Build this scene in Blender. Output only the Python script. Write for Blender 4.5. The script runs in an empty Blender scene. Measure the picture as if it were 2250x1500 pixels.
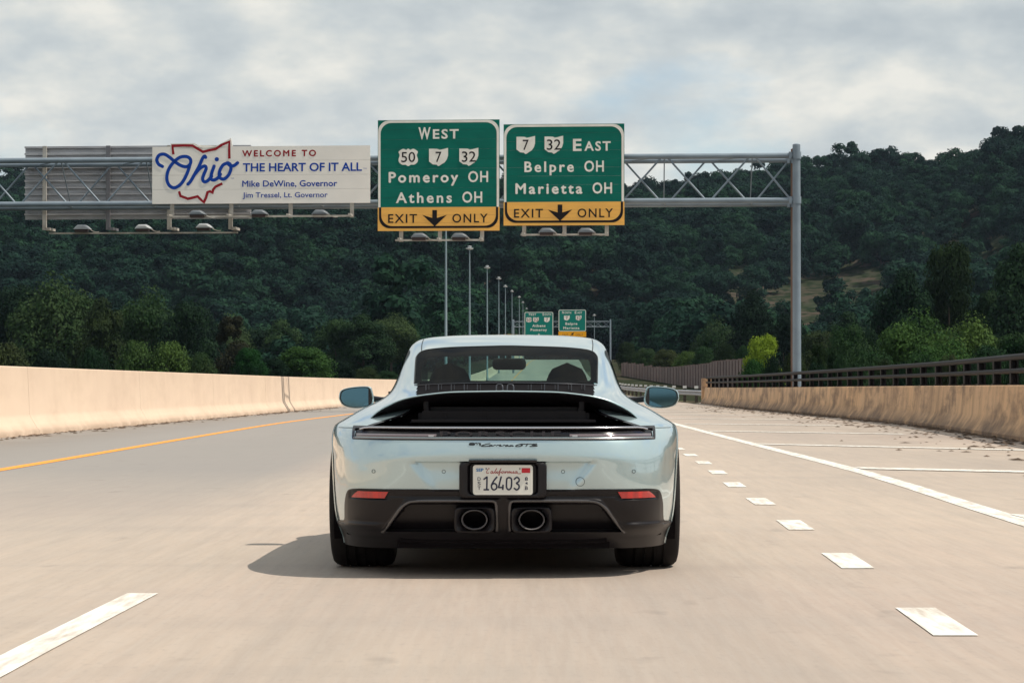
import bpy, math, random
import numpy as np
from mathutils import Vector, Matrix, noise

R = math.radians
scene = bpy.context.scene
COL = scene.collection
rnd = random.Random(7)

# ------------------------------------------------------------------ camera, sky, sun, exposure
CAM_H = 0.963
F = 5600.0                       # focal length in photograph pixels (2250 wide)
PITCH = math.atan(100.0 / F)
cd = bpy.data.cameras.new('camera')
cam = bpy.data.objects.new('camera', cd)
COL.objects.link(cam)
cd.lens = 36.0 * F / 2250.0
cd.sensor_width = 36.0
cd.clip_start = 0.1
cd.clip_end = 6000
cam.location = (0, 0, CAM_H)
cam.rotation_euler = (math.pi / 2 + PITCH, 0, 0)
scene.camera = cam

SUN_TO = Vector((0.60, -0.12, 0.95)).normalized()
SUN_EL = math.asin(SUN_TO.z)
SUN_AZ = math.atan2(SUN_TO.x, SUN_TO.y)          # from +Y towards +X
sl = bpy.data.lights.new('sun', 'SUN')
sl.energy = 4.1
sl.angle = R(0.5)
sl.color = (1.0, 0.91, 0.79)
sun = bpy.data.objects.new('sun', sl)
COL.objects.link(sun)
sun.rotation_euler = (-SUN_TO).to_track_quat('-Z', 'Y').to_euler()
sun.location = (60, -12, 95)

world = bpy.data.worlds.new('World')
scene.world = world
world.use_nodes = True
def build_world():
    nt = world.node_tree
    N, L = nt.nodes, nt.links
    N.clear()
    out = N.new('ShaderNodeOutputWorld')
    sky = N.new('ShaderNodeTexSky')
    sky.sky_type = 'NISHITA'
    sky.sun_disc = False
    sky.sun_elevation = SUN_EL
    sky.sun_rotation = SUN_AZ
    sky.air_density = 1.0
    sky.dust_density = 0.8
    bg = N.new('ShaderNodeBackground')
    bg.inputs['Strength'].default_value = 0.12
    L.new(sky.outputs[0], bg.inputs[0])
    tc = N.new('ShaderNodeTexCoord')
    sep = N.new('ShaderNodeSeparateXYZ')
    L.new(tc.outputs['Generated'], sep.inputs[0])
    zc = N.new('ShaderNodeMath'); zc.operation = 'MAXIMUM'
    L.new(sep.outputs[2], zc.inputs[0]); zc.inputs[1].default_value = 0.0
    za = N.new('ShaderNodeMath'); za.operation = 'ADD'
    L.new(zc.outputs[0], za.inputs[0]); za.inputs[1].default_value = 0.42
    dx = N.new('ShaderNodeMath'); dx.operation = 'DIVIDE'
    dy = N.new('ShaderNodeMath'); dy.operation = 'DIVIDE'
    L.new(sep.outputs[0], dx.inputs[0]); L.new(za.outputs[0], dx.inputs[1])
    L.new(sep.outputs[1], dy.inputs[0]); L.new(za.outputs[0], dy.inputs[1])
    cb = N.new('ShaderNodeCombineXYZ')
    L.new(dx.outputs[0], cb.inputs[0]); L.new(dy.outputs[0], cb.inputs[1])
    def nz(scale, detail, rough, loc, dist=0.0):
        mp = N.new('ShaderNodeMapping'); mp.inputs['Location'].default_value = loc
        L.new(cb.outputs[0], mp.inputs[0])
        t = N.new('ShaderNodeTexNoise')
        t.inputs['Scale'].default_value = scale
        t.inputs['Detail'].default_value = detail
        t.inputs['Roughness'].default_value = rough
        t.inputs['Distortion'].default_value = dist
        L.new(mp.outputs[0], t.inputs['Vector'])
        return t.outputs['Fac']
    def ramp(f, stops):
        r = N.new('ShaderNodeValToRGB')
        L.new(f, r.inputs[0])
        e = r.color_ramp.elements
        e[0].position, e[0].color = stops[0][0], stops[0][1] + (1,)
        e[1].position, e[1].color = stops[1][0], stops[1][1] + (1,)
        for p, c in stops[2:]:
            k = e.new(p); k.color = c + (1,)
        return r.outputs[0]
    cover = ramp(nz(2.4, 6, 0.55, (3.9, 0.6, 0)), [(0.35, (0.0,) * 3), (0.46, (1.0,) * 3)])
    shade = ramp(nz(9.5, 8, 0.53, (0.4, 2.2, 0), 0.0),
                 [(0.34, (0.300, 0.333, 0.352)), (0.46, (0.362, 0.390, 0.397)), (0.54, (0.420, 0.435, 0.423)), (0.64, (0.51, 0.505, 0.470))])
    cl = N.new('ShaderNodeBackground'); cl.inputs['Strength'].default_value = 1.5
    L.new(shade, cl.inputs[0])
    mx = N.new('ShaderNodeMixShader')
    L.new(cover, mx.inputs[0]); L.new(bg.outputs[0], mx.inputs[1]); L.new(cl.outputs[0], mx.inputs[2])
    L.new(mx.outputs[0], out.inputs[0])
build_world()

vs = scene.view_settings
vs.view_transform = 'Standard'
vs.look = 'None'
vs.gamma = 1
vs.use_curve_mapping = False
vs.exposure = 0.15
scene.render.film_transparent = False
try:
    scene.cycles.volume_step_rate = 5
    scene.cycles.volume_bounces = 0
    scene.cycles.max_bounces = 8
    scene.cycles.transparent_max_bounces = 12
except Exception:
    pass

# ------------------------------------------------------------------ pixel -> world
def ray(px, py):
    u = (px - 1125.0) / F
    v = (750.0 - py) / F
    return Vector((u, math.cos(PITCH) - math.sin(PITCH) * v, math.sin(PITCH) + math.cos(PITCH) * v))
def at(px, py, d):
    r = ray(px, py)
    return Vector((0, 0, CAM_H)) + r * (d / r.y)
def ground_at(px, py, z=0.0):
    r = ray(px, py)
    return Vector((0, 0, CAM_H)) + r * ((z - CAM_H) / r.z)

def pchip(xs, ys):
    xs = np.array(xs, float); ys = np.array(ys, float)
    h = np.diff(xs); d = np.diff(ys) / h
    m = np.zeros_like(ys)
    m[0], m[-1] = d[0], d[-1]
    for i in range(1, len(xs) - 1):
        if d[i - 1] * d[i] > 0:
            w1, w2 = 2 * h[i] + h[i - 1], h[i] + 2 * h[i - 1]
            m[i] = (w1 + w2) / (w1 / d[i - 1] + w2 / d[i])
    def f(x):
        x = min(max(x, xs[0]), xs[-1])
        i = int(min(max(np.searchsorted(xs, x) - 1, 0), len(xs) - 2))
        t = (x - xs[i]) / h[i]
        a = 2 * t**3 - 3 * t**2 + 1; b = t**3 - 2 * t**2 + t
        c = -2 * t**3 + 3 * t**2; e = t**3 - t**2
        return float(a * ys[i] + b * h[i] * m[i] + c * ys[i + 1] + e * h[i] * m[i + 1])
    return f
def table(pts):
    return pchip([p[0] for p in pts], [p[1] for p in pts])
def sstep(a, b, x):
    t = min(max((x - a) / (b - a), 0.0), 1.0)
    return t * t * (3 - 2 * t)
def catmull(pts, k=8, closed=False):
    P = [Vector(p) for p in pts]; n = len(P); out = []
    rng = range(n) if closed else range(n - 1)
    for i in rng:
        if closed:
            a, b, c, d = P[i - 1], P[i], P[(i + 1) % n], P[(i + 2) % n]
        else:
            a, b, c, d = P[max(i - 1, 0)], P[i], P[i + 1], P[min(i + 2, n - 1)]
        for j in range(k):
            t = j / k
            out.append(0.5 * ((2 * b) + (c - a) * t + (2 * a - 5 * b + 4 * c - d) * t * t + (3 * b - a - 3 * c + d) * t**3))
    if not closed:
        out.append(P[-1].copy())
    return out

# ------------------------------------------------------------------ materials
def mat(name, c1, rough=0.6, metal=0.0, c2=None, scale=4.0, stretch=(1, 1, 1), detail=5, bump=0.0, bscale=None,
        coat=0.0, spec=0.5, lo=0.35, hi=0.65, rough2=None, emit=0.0, c3=None, scale3=30.0, lo3=0.5, hi3=0.7):
    m = bpy.data.materials.new(name)
    m.use_nodes = True
    nt = m.node_tree; N, L = nt.nodes, nt.links
    b = N['Principled BSDF']
    b.inputs['Base Color'].default_value = (*c1, 1)
    b.inputs['Roughness'].default_value = rough
    b.inputs['Metallic'].default_value = metal
    b.inputs['Coat Weight'].default_value = coat
    b.inputs['Coat Roughness'].default_value = 0.03
    b.inputs['Specular IOR Level'].default_value = spec
    if c2 is not None or bump:
        geo = N.new('ShaderNodeNewGeometry')
        mp = N.new('ShaderNodeMapping'); mp.inputs['Scale'].default_value = stretch
        L.new(geo.outputs['Position'], mp.inputs[0])
        def nz(s, dt=detail):
            t = N.new('ShaderNodeTexNoise'); t.inputs['Scale'].default_value = s; t.inputs['Detail'].default_value = dt
            L.new(mp.outputs[0], t.inputs['Vector']); return t.outputs['Fac']
        col = None
        if c2 is not None:
            f = nz(scale)
            mr = N.new('ShaderNodeMapRange'); mr.inputs[1].default_value = lo; mr.inputs[2].default_value = hi
            L.new(f, mr.inputs[0])
            mx = N.new('ShaderNodeMix'); mx.data_type = 'RGBA'
            mx.inputs[6].default_value = (*c1, 1); mx.inputs[7].default_value = (*c2, 1)
            L.new(mr.outputs[0], mx.inputs[0]); col = mx.outputs[2]
            if c3 is not None:
                f3 = nz(scale3)
                m3 = N.new('ShaderNodeMapRange'); m3.inputs[1].default_value = lo3; m3.inputs[2].default_value = hi3
                L.new(f3, m3.inputs[0])
                mx3 = N.new('ShaderNodeMix'); mx3.data_type = 'RGBA'
                L.new(m3.outputs[0], mx3.inputs[0]); L.new(col, mx3.inputs[6]); mx3.inputs[7].default_value = (*c3, 1)
                col = mx3.outputs[2]
            L.new(col, b.inputs['Base Color'])
            if rough2 is not None:
                r2 = N.new('ShaderNodeMapRange'); r2.inputs[3].default_value = rough; r2.inputs[4].default_value = rough2
                L.new(f, r2.inputs[0]); L.new(r2.outputs[0], b.inputs['Roughness'])
        if bump:
            bp = N.new('ShaderNodeBump'); bp.inputs['Strength'].default_value = bump; bp.inputs['Distance'].default_value = 0.02
            L.new(nz(bscale or scale * 6, 6), bp.inputs['Height']); L.new(bp.outputs[0], b.inputs['Normal'])
    return m

M = {}
M['galv'] = mat('galvanised_steel', (0.22, 0.275, 0.325), 0.5, 0.15, (0.17, 0.215, 0.26), 1.2, spec=0.5)
M['bark'] = mat('bark', (0.055, 0.042, 0.032), 0.9, 0, (0.035, 0.028, 0.022), 3, (1, 1, .3))
M['rust'] = mat('rusted_steel', (0.11, 0.055, 0.035), 0.8, 0, (0.19, 0.12, 0.09), 1.5, (1, 1, .3))
M['alu'] = mat('aluminium_bracket', (0.50, 0.48, 0.44), 0.5, 0.1, (0.36, 0.33, 0.29), 3, spec=.15)
M['alu_back'] = mat('aluminium_plank', (0.53, 0.53, 0.55), 0.5, 0.1, (0.42, 0.42, 0.44), 1.5, (1, 1, 4), spec=.15)
M['beamgrey'] = mat('dark_grey_steel', (0.16, 0.16, 0.175), 0.6, 0.2)
M['lamp'] = mat('lamp_grey', (0.13, 0.15, 0.17), 0.45, 0.2)
M['lamp_pale'] = mat('lamp_pale', (0.42, 0.44, 0.45), 0.35, 0.3)
M['lampbox'] = mat('lamp_box_brown', (0.05, 0.03, 0.028), 0.6)
M['green'] = mat('sign_green', (0.001, 0.150, 0.112), 0.55, 0, (0.001, 0.125, 0.095), 1.1, (1, 1, 2.5), spec=.15)
M['green2'] = mat('sign_green_far', (0.004, 0.20, 0.16), 0.55, spec=.15)
M['signwhite'] = mat('sign_white', (0.86, 0.84, 0.78), 0.5, 0, (0.76, 0.74, 0.68), 3, spec=.15)
M['panelwhite'] = mat('sign_panel_white', (0.90, 0.865, 0.81), 0.5, 0, (0.84, 0.81, 0.76), 0.9, spec=.15)
M['yellow'] = mat('sign_yellow', (0.90, 0.49, 0.115), 0.5, 0, (0.82, 0.44, 0.11), 1.2, (1, 1, 7), spec=.15)
M['yellow2'] = mat('sign_yellow_far', (0.86, 0.40, 0.01), 0.5, spec=.15)
M['signblack'] = mat('sign_black', (0.012, 0.010, 0.012), 0.5, spec=.15)
M['blue'] = mat('sign_blue', (0.005, 0.055, 0.36), 0.5, spec=.15)
M['red'] = mat('sign_red', (0.30, 0.012, 0.022), 0.5, spec=.15)
M['leftconc'] = None
M['black_rail'] = mat('black_painted_rail', (0.005, 0.0045, 0.006), 0.55, 0.0, (0.010, 0.009, 0.010), 6, spec=.12)
M['woodpanel'] = mat('brown_noise_panel', (0.150, 0.108, 0.100), 0.8, 0, (0.18, 0.132, 0.122), 0.4, (1, 1, 5), bump=.2, bscale=3)
M['woodpanel2'] = mat('brown_noise_panel_dark', (0.120, 0.086, 0.080), 0.8, 0, (0.14, 0.103, 0.096), 0.5, (1, 1, 5))
M['redpost'] = mat('red_end_post', (0.15, 0.05, 0.036), 0.7)
M['guard'] = mat('guardrail_steel', (0.30, 0.33, 0.37), 0.4, 0.5, (0.22, 0.24, 0.27), 2)
M['postwhite'] = mat('guardrail_post', (0.55, 0.55, 0.53), 0.6)

def road_material():
    m = bpy.data.materials.new('worn_concrete_road'); m.use_nodes = True
    nt = m.node_tree; N, L = nt.nodes, nt.links
    b = N['Principled BSDF']; b.inputs['Roughness'].default_value = 0.75; b.inputs['Specular IOR Level'].default_value = 0.35
    geo = N.new('ShaderNodeNewGeometry')
    def nz(scale, st, detail=5, rough=.55, loc=(0, 0, 0)):
        mp = N.new('ShaderNodeMapping'); mp.inputs['Scale'].default_value = st; mp.inputs['Location'].default_value = loc
        L.new(geo.outputs['Position'], mp.inputs[0])
        t = N.new('ShaderNodeTexNoise'); t.inputs['Scale'].default_value = scale
        t.inputs['Detail'].default_value = detail; t.inputs['Roughness'].default_value = rough
        L.new(mp.outputs[0], t.inputs['Vector']); return t.outputs['Fac']
    def rng(f, a, bb, c=0, d=1):
        r = N.new('ShaderNodeMapRange'); r.inputs[1].default_value = a; r.inputs[2].default_value = bb
        r.inputs[3].default_value = c; r.inputs[4].default_value = d
        L.new(f, r.inputs[0]); return r.outputs[0]
    def mixc(f, a, bcol, blend='MIX'):
        x = N.new('ShaderNodeMix'); x.data_type = 'RGBA'; x.blend_type = blend
        for i, v in ((6, a), (7, bcol)):
            if isinstance(v, tuple): x.inputs[i].default_value = (*v, 1)
            else: L.new(v, x.inputs[i])
        if isinstance(f, float): x.inputs[0].default_value = f
        else: L.new(f, x.inputs[0])
        return x.outputs[2]
    def mul(a, c):
        x = N.new('ShaderNodeMath'); x.operation = 'MULTIPLY'
        L.new(a, x.inputs[0])
        if isinstance(c, float): x.inputs[1].default_value = c
        else: L.new(c, x.inputs[1])
        return x.outputs[0]
    c = mixc(rng(nz(.35, (1, .25, 1)), .38, .62), (0.475, 0.390, 0.315), (0.415, 0.345, 0.285))
    # pinkish areas
    c = mixc(mul(rng(nz(.16, (1, .5, 1), 3, .5, (12, 4, 0)), .5, .68), .45), c, (0.40, 0.305, 0.262))
    # fine lengthwise wear and tining
    c = mixc(mul(rng(nz(9, (1, .05, 1), 6, .65), .35, .7), .34), c, (0.245, 0.215, 0.190))
    c = mixc(mul(rng(nz(30, (1, .04, 1), 4, .6, (3, 0, 0)), .42, .62), .22), c, (0.47, 0.42, 0.37))
    # speckle
    c = mixc(mul(rng(nz(26, (1, .4, 1), 5, .6), .54, .72), .25), c, (0.24, 0.21, 0.19))
    # crosswise bands (older slabs, joints patched)
    c = mixc(mul(rng(nz(.9, (.05, 1, 1), 4, .6), .50, .66), .17), c, (0.275, 0.245, 0.225))
    # left lane greyer, from x = -6 to -1.5
    sx = N.new('ShaderNodeSeparateXYZ'); L.new(geo.outputs['Position'], sx.inputs[0])
    left = mul(rng(sx.outputs[0], -1.6, -2.8), rng(sx.outputs[1], 12.0, 30.0))
    c = mixc(mul(left, .80), c, (0.235, 0.228, 0.220))
    dirt = nz(.8, (1, .35, 1), 6, .65, (9, 2, 0))
    c = mixc(mul(mul(rng(sx.outputs[0], -7.0, -9.2), rng(dirt, .32, .60)), .55), c, (0.17, 0.135, 0.105))
    c = mixc(mul(mul(rng(sx.outputs[0], 5.0, 9.5), rng(dirt, .38, .62)), .60), c, (0.19, 0.15, 0.12))
    # wheel paths in our lane
    wv = N.new('ShaderNodeMath'); wv.operation = 'SINE'
    L.new(rng(sx.outputs[0], -1.85, 1.85, -math.pi * .5, math.pi * 3.5), wv.inputs[0])
    c = mixc(mul(mul(rng(wv.outputs[0], 0.1, 1.0), rng(nz(.4, (1, .15, 1), 4), .3, .6)), .22), c, (0.24, 0.205, 0.18))
    # oil drips and patches
    c = mixc(mul(rng(nz(2.2, (1, .5, 1), 3, .5, (4, 8, 0)), .66, .74), .35), c, (0.16, 0.14, 0.125))
    # long tyre track darkening in lanes
    far = rng(sx.outputs[1], 40.0, 90.0)
    c = mixc(mul(rng(nz(.22, (1.4, .06, 1), 3, .5, (7, 0, 0)), .45, .65), .30), c, (0.23, 0.215, 0.20))
    L.new(c, b.inputs['Base Color'])
    bp = N.new('ShaderNodeBump'); bp.inputs['Strength'].default_value = .25; bp.inputs['Distance'].default_value = .004
    L.new(nz(60, (1, .15, 1), 4), bp.inputs['Height']); L.new(bp.outputs[0], b.inputs['Normal'])
    return m
M['road'] = road_material()

def paintmark(name, c, worn):
    m = bpy.data.materials.new(name); m.use_nodes = True
    nt = m.node_tree; N, L = nt.nodes, nt.links; b = N['Principled BSDF']
    b.inputs['Roughness'].default_value = .6
    geo = N.new('ShaderNodeNewGeometry'); mp = N.new('ShaderNodeMapping'); mp.inputs['Scale'].default_value = (1, .12, 1)
    L.new(geo.outputs['Position'], mp.inputs[0])
    t = N.new('ShaderNodeTexNoise'); t.inputs['Scale'].default_value = 14; t.inputs['Detail'].default_value = 7; t.inputs['Roughness'].default_value = .65
    L.new(mp.outputs[0], t.inputs['Vector'])
    r = N.new('ShaderNodeMapRange'); r.inputs[1].default_value = .42; r.inputs[2].default_value = .68; L.new(t.outputs['Fac'], r.inputs[0])
    x = N.new('ShaderNodeMix'); x.data_type = 'RGBA'; x.inputs[6].default_value = (*c, 1); x.inputs[7].default_value = (*worn, 1)
    L.new(r.outputs[0], x.inputs[0]); L.new(x.outputs[2], b.inputs['Base Color'])
    return m
M['mark'] = paintmark('white_road_paint', (0.80, 0.78, 0.72), (0.46, 0.40, 0.335))
M['marky'] = paintmark('yellow_road_paint', (0.90, 0.33, 0.012), (0.72, 0.30, 0.04))

def concrete(name, base, base2, stain, streak_amt, toe_z, top_z, toe_amt):
    """cast concrete with vertical run-off streaks and a dirty toe"""
    m = bpy.data.materials.new(name); m.use_nodes = True
    nt = m.node_tree; N, L = nt.nodes, nt.links; b = N['Principled BSDF']; b.inputs['Roughness'].default_value = .85
    geo = N.new('ShaderNodeNewGeometry')
    def nz(scale, st, detail=5, rough=.6, loc=(0, 0, 0)):
        mp = N.new('ShaderNodeMapping'); mp.inputs['Scale'].default_value = st; mp.inputs['Location'].default_value = loc
        L.new(geo.outputs['Position'], mp.inputs[0])
        t = N.new('ShaderNodeTexNoise'); t.inputs['Scale'].default_value = scale
        t.inputs['Detail'].default_value = detail; t.inputs['Roughness'].default_value = rough
        L.new(mp.outputs[0], t.inputs['Vector']); return t.outputs['Fac']
    def rng(f, a, bb, c=0, d=1):
        r = N.new('ShaderNodeMapRange'); r.inputs[1].default_value = a; r.inputs[2].default_value = bb
        r.inputs[3].default_value = c; r.inputs[4].default_value = d
        L.new(f, r.inputs[0]); return r.outputs[0]
    def mixc(f, a, c):
        x = N.new('ShaderNodeMix'); x.data_type = 'RGBA'
        L.new(f, x.inputs[0])
        for i, v in ((6, a), (7, c)):
            if isinstance(v, tuple): x.inputs[i].default_value = (*v, 1)
            else: L.new(v, x.inputs[i])
        return x.outputs[2]
    def op(o, a, c):
        x = N.new('ShaderNodeMath'); x.operation = o
        for i, v in ((0, a), (1, c)):
            if isinstance(v, float): x.inputs[i].default_value = v
            else: L.new(v, x.inputs[i])
        return x.outputs[0]
    sx = N.new('ShaderNodeSeparateXYZ'); L.new(geo.outputs['Position'], sx.inputs[0])
    c = mixc(rng(nz(.5, (1, .5, 1)), .35, .65), base, base2)
    st = op('MULTIPLY', rng(nz(1.5, (1, .30, .85), 7, .68), .44, .58), rng(nz(.9, (1, .6, 1.6), 4, .6, (5, 5, 5)), .36, .54))
    c = mixc(op('MULTIPLY', st, streak_amt * .78), c, stain)
    fine = op('MULTIPLY', rng(nz(3.0, (1, .5, .14), 6, .62, (2, 0, 0)), .45, .70), .55)
    c = mixc(op('MULTIPLY', fine, streak_amt), c, stain)
    toe = op('MULTIPLY', rng(sx.outputs[2], toe_z, 0.0), rng(nz(1.6, (1, .7, 1), 5), .25, .55))
    c = mixc(op('MULTIPLY', toe, toe_amt), c, tuple(v * .8 for v in stain))
    L.new(c, b.inputs['Base Color'])
    bp = N.new('ShaderNodeBump'); bp.inputs['Strength'].default_value = .3; bp.inputs['Distance'].default_value = .01
    L.new(nz(9, (1, 1, 1), 6), bp.inputs['Height']); L.new(bp.outputs[0], b.inputs['Normal'])
    return m
M['leftconc'] = concrete('pale_barrier_concrete', (0.67, 0.525, 0.40), (0.63, 0.49, 0.375), (0.36, 0.25, 0.17), 0.18, .22, 1.3, .75)
M['rightconc'] = concrete('stained_parapet_concrete', (0.72, 0.45, 0.245), (0.62, 0.40, 0.235), (0.13, 0.085, 0.06), .85, .42, 1.0, .95)

M['soil'] = mat('roadside_soil', (0.105, 0.078, 0.055), 0.95, 0, (0.09, 0.085, 0.05), 0.35, detail=7, bump=.4, bscale=2, c3=(0.05, 0.065, 0.025), scale3=.9, lo3=.5, hi3=.6, spec=.05)
M['hill'] = mat('hillside_undergrowth', (0.040, 0.046, 0.030), 0.95, 0, (0.072, 0.056, 0.046), 0.05, detail=9, lo=.42, hi=.6, c3=(0.016, 0.026, 0.013), scale3=.25, lo3=.42, hi3=.6, spec=.0)
M['litter'] = mat('dry_leaf_litter', (0.060, 0.042, 0.030), 0.95, 0, (0.12, 0.08, 0.055), 3, spec=.1)

def foliage(name):
    m = bpy.data.materials.new(name); m.use_nodes = True
    nt = m.node_tree; N, L = nt.nodes, nt.links; b = N['Principled BSDF']
    b.inputs['Roughness'].default_value = .6; b.inputs['Specular IOR Level'].default_value = .02
    oi = N.new('ShaderNodeObjectInfo'); geo = N.new('ShaderNodeNewGeometry')
    def nz(s, d=3):
        t = N.new('ShaderNodeTexNoise'); t.inputs['Scale'].default_value = s; t.inputs['Detail'].default_value = d
        L.new(geo.outputs['Position'], t.inputs['Vector']); return t.outputs['Fac']
    def rng(f, a, bb, c=0, d=1):
        r = N.new('ShaderNodeMapRange'); r.inputs[1].default_value = a; r.inputs[2].default_value = bb
        r.inputs[3].default_value = c; r.inputs[4].default_value = d
        L.new(f, r.inputs[0]); return r.outputs[0]
    x = N.new('ShaderNodeMix'); x.data_type = 'RGBA'; x.blend_type = 'MULTIPLY'; x.inputs[0].default_value = 1
    L.new(oi.outputs['Color'], x.inputs[6])
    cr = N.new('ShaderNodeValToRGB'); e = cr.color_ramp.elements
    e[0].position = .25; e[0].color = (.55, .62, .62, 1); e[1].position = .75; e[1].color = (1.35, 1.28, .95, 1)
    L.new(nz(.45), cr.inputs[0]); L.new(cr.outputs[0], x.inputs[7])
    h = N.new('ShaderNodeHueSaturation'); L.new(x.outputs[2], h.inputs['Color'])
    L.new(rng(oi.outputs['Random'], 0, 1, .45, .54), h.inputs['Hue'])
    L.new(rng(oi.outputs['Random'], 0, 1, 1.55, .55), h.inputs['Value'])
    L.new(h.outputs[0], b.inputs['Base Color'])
    tr = N.new('ShaderNodeBsdfTranslucent'); L.new(h.outputs[0], tr.inputs[0])
    ms = N.new('ShaderNodeMixShader'); ms.inputs[0].default_value = .22
    L.new(b.outputs[0], ms.inputs[1]); L.new(tr.outputs[0], ms.inputs[2])
    L.new(ms.outputs[0], N['Material Output'].inputs[0])
    return m
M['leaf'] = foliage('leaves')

# ------------------------------------------------------------------ building helpers
def tag(o, label=None, cat=None, group=None, kind=None):
    if label: o['label'] = label
    if cat: o['category'] = cat
    if group: o['group'] = group
    if kind: o['kind'] = kind
    return o
def world_of(o):
    m = Matrix.Translation(o.location) @ o.rotation_euler.to_matrix().to_4x4()
    if o.parent is not None:
        m = world_of(o.parent) @ o.matrix_parent_inverse @ m
    return m
def empty(name, loc=(0, 0, 0), rz=0.0):
    o = bpy.data.objects.new(name, None); COL.objects.link(o)
    o.location = loc; o.rotation_euler = (0, 0, rz); o.empty_display_size = .3
    return o
def adopt(o, parent, world=False):
    o.parent = parent
    if world:
        o.matrix_parent_inverse = world_of(parent).inverted()
def copy_tree(o, parent=None):
    c = o.copy(); COL.objects.link(c)
    if parent is not None: c.parent = parent
    for ch in list(o.children):
        copy_tree(ch, c)
    return c

class MB:
    def __init__(s): s.v = []; s.f = []
    def add(s, v, f):
        n = len(s.v); s.v += [tuple(p) for p in v]; s.f += [tuple(i + n for i in q) for q in f]; return s
    def box(s, c, d, rz=0.0, taper=1.0):
        x, y, z = d[0] / 2, d[1] / 2, d[2] / 2
        v = []
        for sz in (-1, 1):
            k = taper if sz > 0 else 1
            for sx, sy in ((-1, -1), (1, -1), (1, 1), (-1, 1)):
                px, py = sx * x * k, sy * y * k
                v.append((c[0] + px * math.cos(rz) - py * math.sin(rz), c[1] + px * math.sin(rz) + py * math.cos(rz), c[2] + sz * z))
        return s.add(v, [(0, 3, 2, 1), (4, 5, 6, 7), (0, 1, 5, 4), (1, 2, 6, 5), (2, 3, 7, 6), (3, 0, 4, 7)])
    def tube(s, pts, r, n=8, cap=True):
        P = [Vector(p) for p in pts]; m = len(P)
        rr = r if isinstance(r, (list, tuple)) else [r] * m
        v = []; up = None
        for i in range(m):
            t = (P[min(i + 1, m - 1)] - P[max(i - 1, 0)])
            t = t.normalized() if t.length > 1e-9 else Vector((0, 0, 1))
            if up is None:
                up = Vector((0, 0, 1)) if abs(t.z) < .9 else Vector((1, 0, 0))
            a = t.cross(up)
            a = a.normalized() if a.length > 1e-6 else t.orthogonal().normalized()
            b = a.cross(t).normalized(); up = b
            for k in range(n):
                an = 2 * math.pi * k / n
                v.append(P[i] + a * (math.cos(an) * rr[i]) + b * (math.sin(an) * rr[i]))
        f = []
        for i in range(m - 1):
            for k in range(n):
                f.append((i * n + k, i * n + (k + 1) % n, (i + 1) * n + (k + 1) % n, (i + 1) * n + k))
        if cap:
            f.append(tuple(range(n - 1, -1, -1))); f.append(tuple((m - 1) * n + k for k in range(n)))
        return s.add(v, f)
    def lathe_z(s, prof, c=(0, 0, 0), n=20):
        v = []; f = []
        for r, z in prof:
            for k in range(n):
                a = 2 * math.pi * k / n
                v.append((c[0] + r * math.cos(a), c[1] + r * math.sin(a), c[2] + z))
        for i in range(len(prof) - 1):
            for k in range(n):
                f.append((i * n + k, i * n + (k + 1) % n, (i + 1) * n + (k + 1) % n, (i + 1) * n + k))
        return s.add(v, f)
    def lathe_x(s, prof, c=(0, 0, 0), n=48):
        v = []; f = []
        for x, r in prof:
            for k in range(n):
                a = 2 * math.pi * k / n
                v.append((c[0] + x, c[1] + r * math.cos(a), c[2] + r * math.sin(a)))
        for i in range(len(prof) - 1):
            for k in range(n):
                f.append((i * n + k, i * n + (k + 1) % n, (i + 1) * n + (k + 1) % n, (i + 1) * n + k))
        return s.add(v, f)
    def prism(s, poly, y0, y1):
        """polygon in (x, z), extruded from y0 (front) to y1"""
        n = len(poly)
        v = [(p[0], y0, p[1]) for p in poly] + [(p[0], y1, p[1]) for p in poly]
        f = [tuple(range(n)), tuple(range(2 * n - 1, n - 1, -1))]
        f += [(i, i + n, (i + 1) % n + n, (i + 1) % n) for i in range(n)]
        return s.add(v, f)
    def grid(s, rows, close=False):
        n = len(rows[0]); v = [p for r in rows for p in r]; f = []
        for i in range(len(rows) - 1):
            for k in range(n if close else n - 1):
                f.append((i * n + k, i * n + (k + 1) % n, (i + 1) * n + (k + 1) % n, (i + 1) * n + k))
        return s.add(v, f)
    def build(s, name, m, parent=None, smooth=None, world=False):
        me = bpy.data.meshes.new(name)
        me.from_pydata([tuple(p) for p in s.v], [], s.f); me.update()
        if m: me.materials.append(m)
        if smooth is not None:
            me.shade_smooth(); me.set_sharp_from_angle(angle=R(smooth))
        o = bpy.data.objects.new(name, me); COL.objects.link(o)
        if parent is not None: adopt(o, parent, world)
        return o

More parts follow.
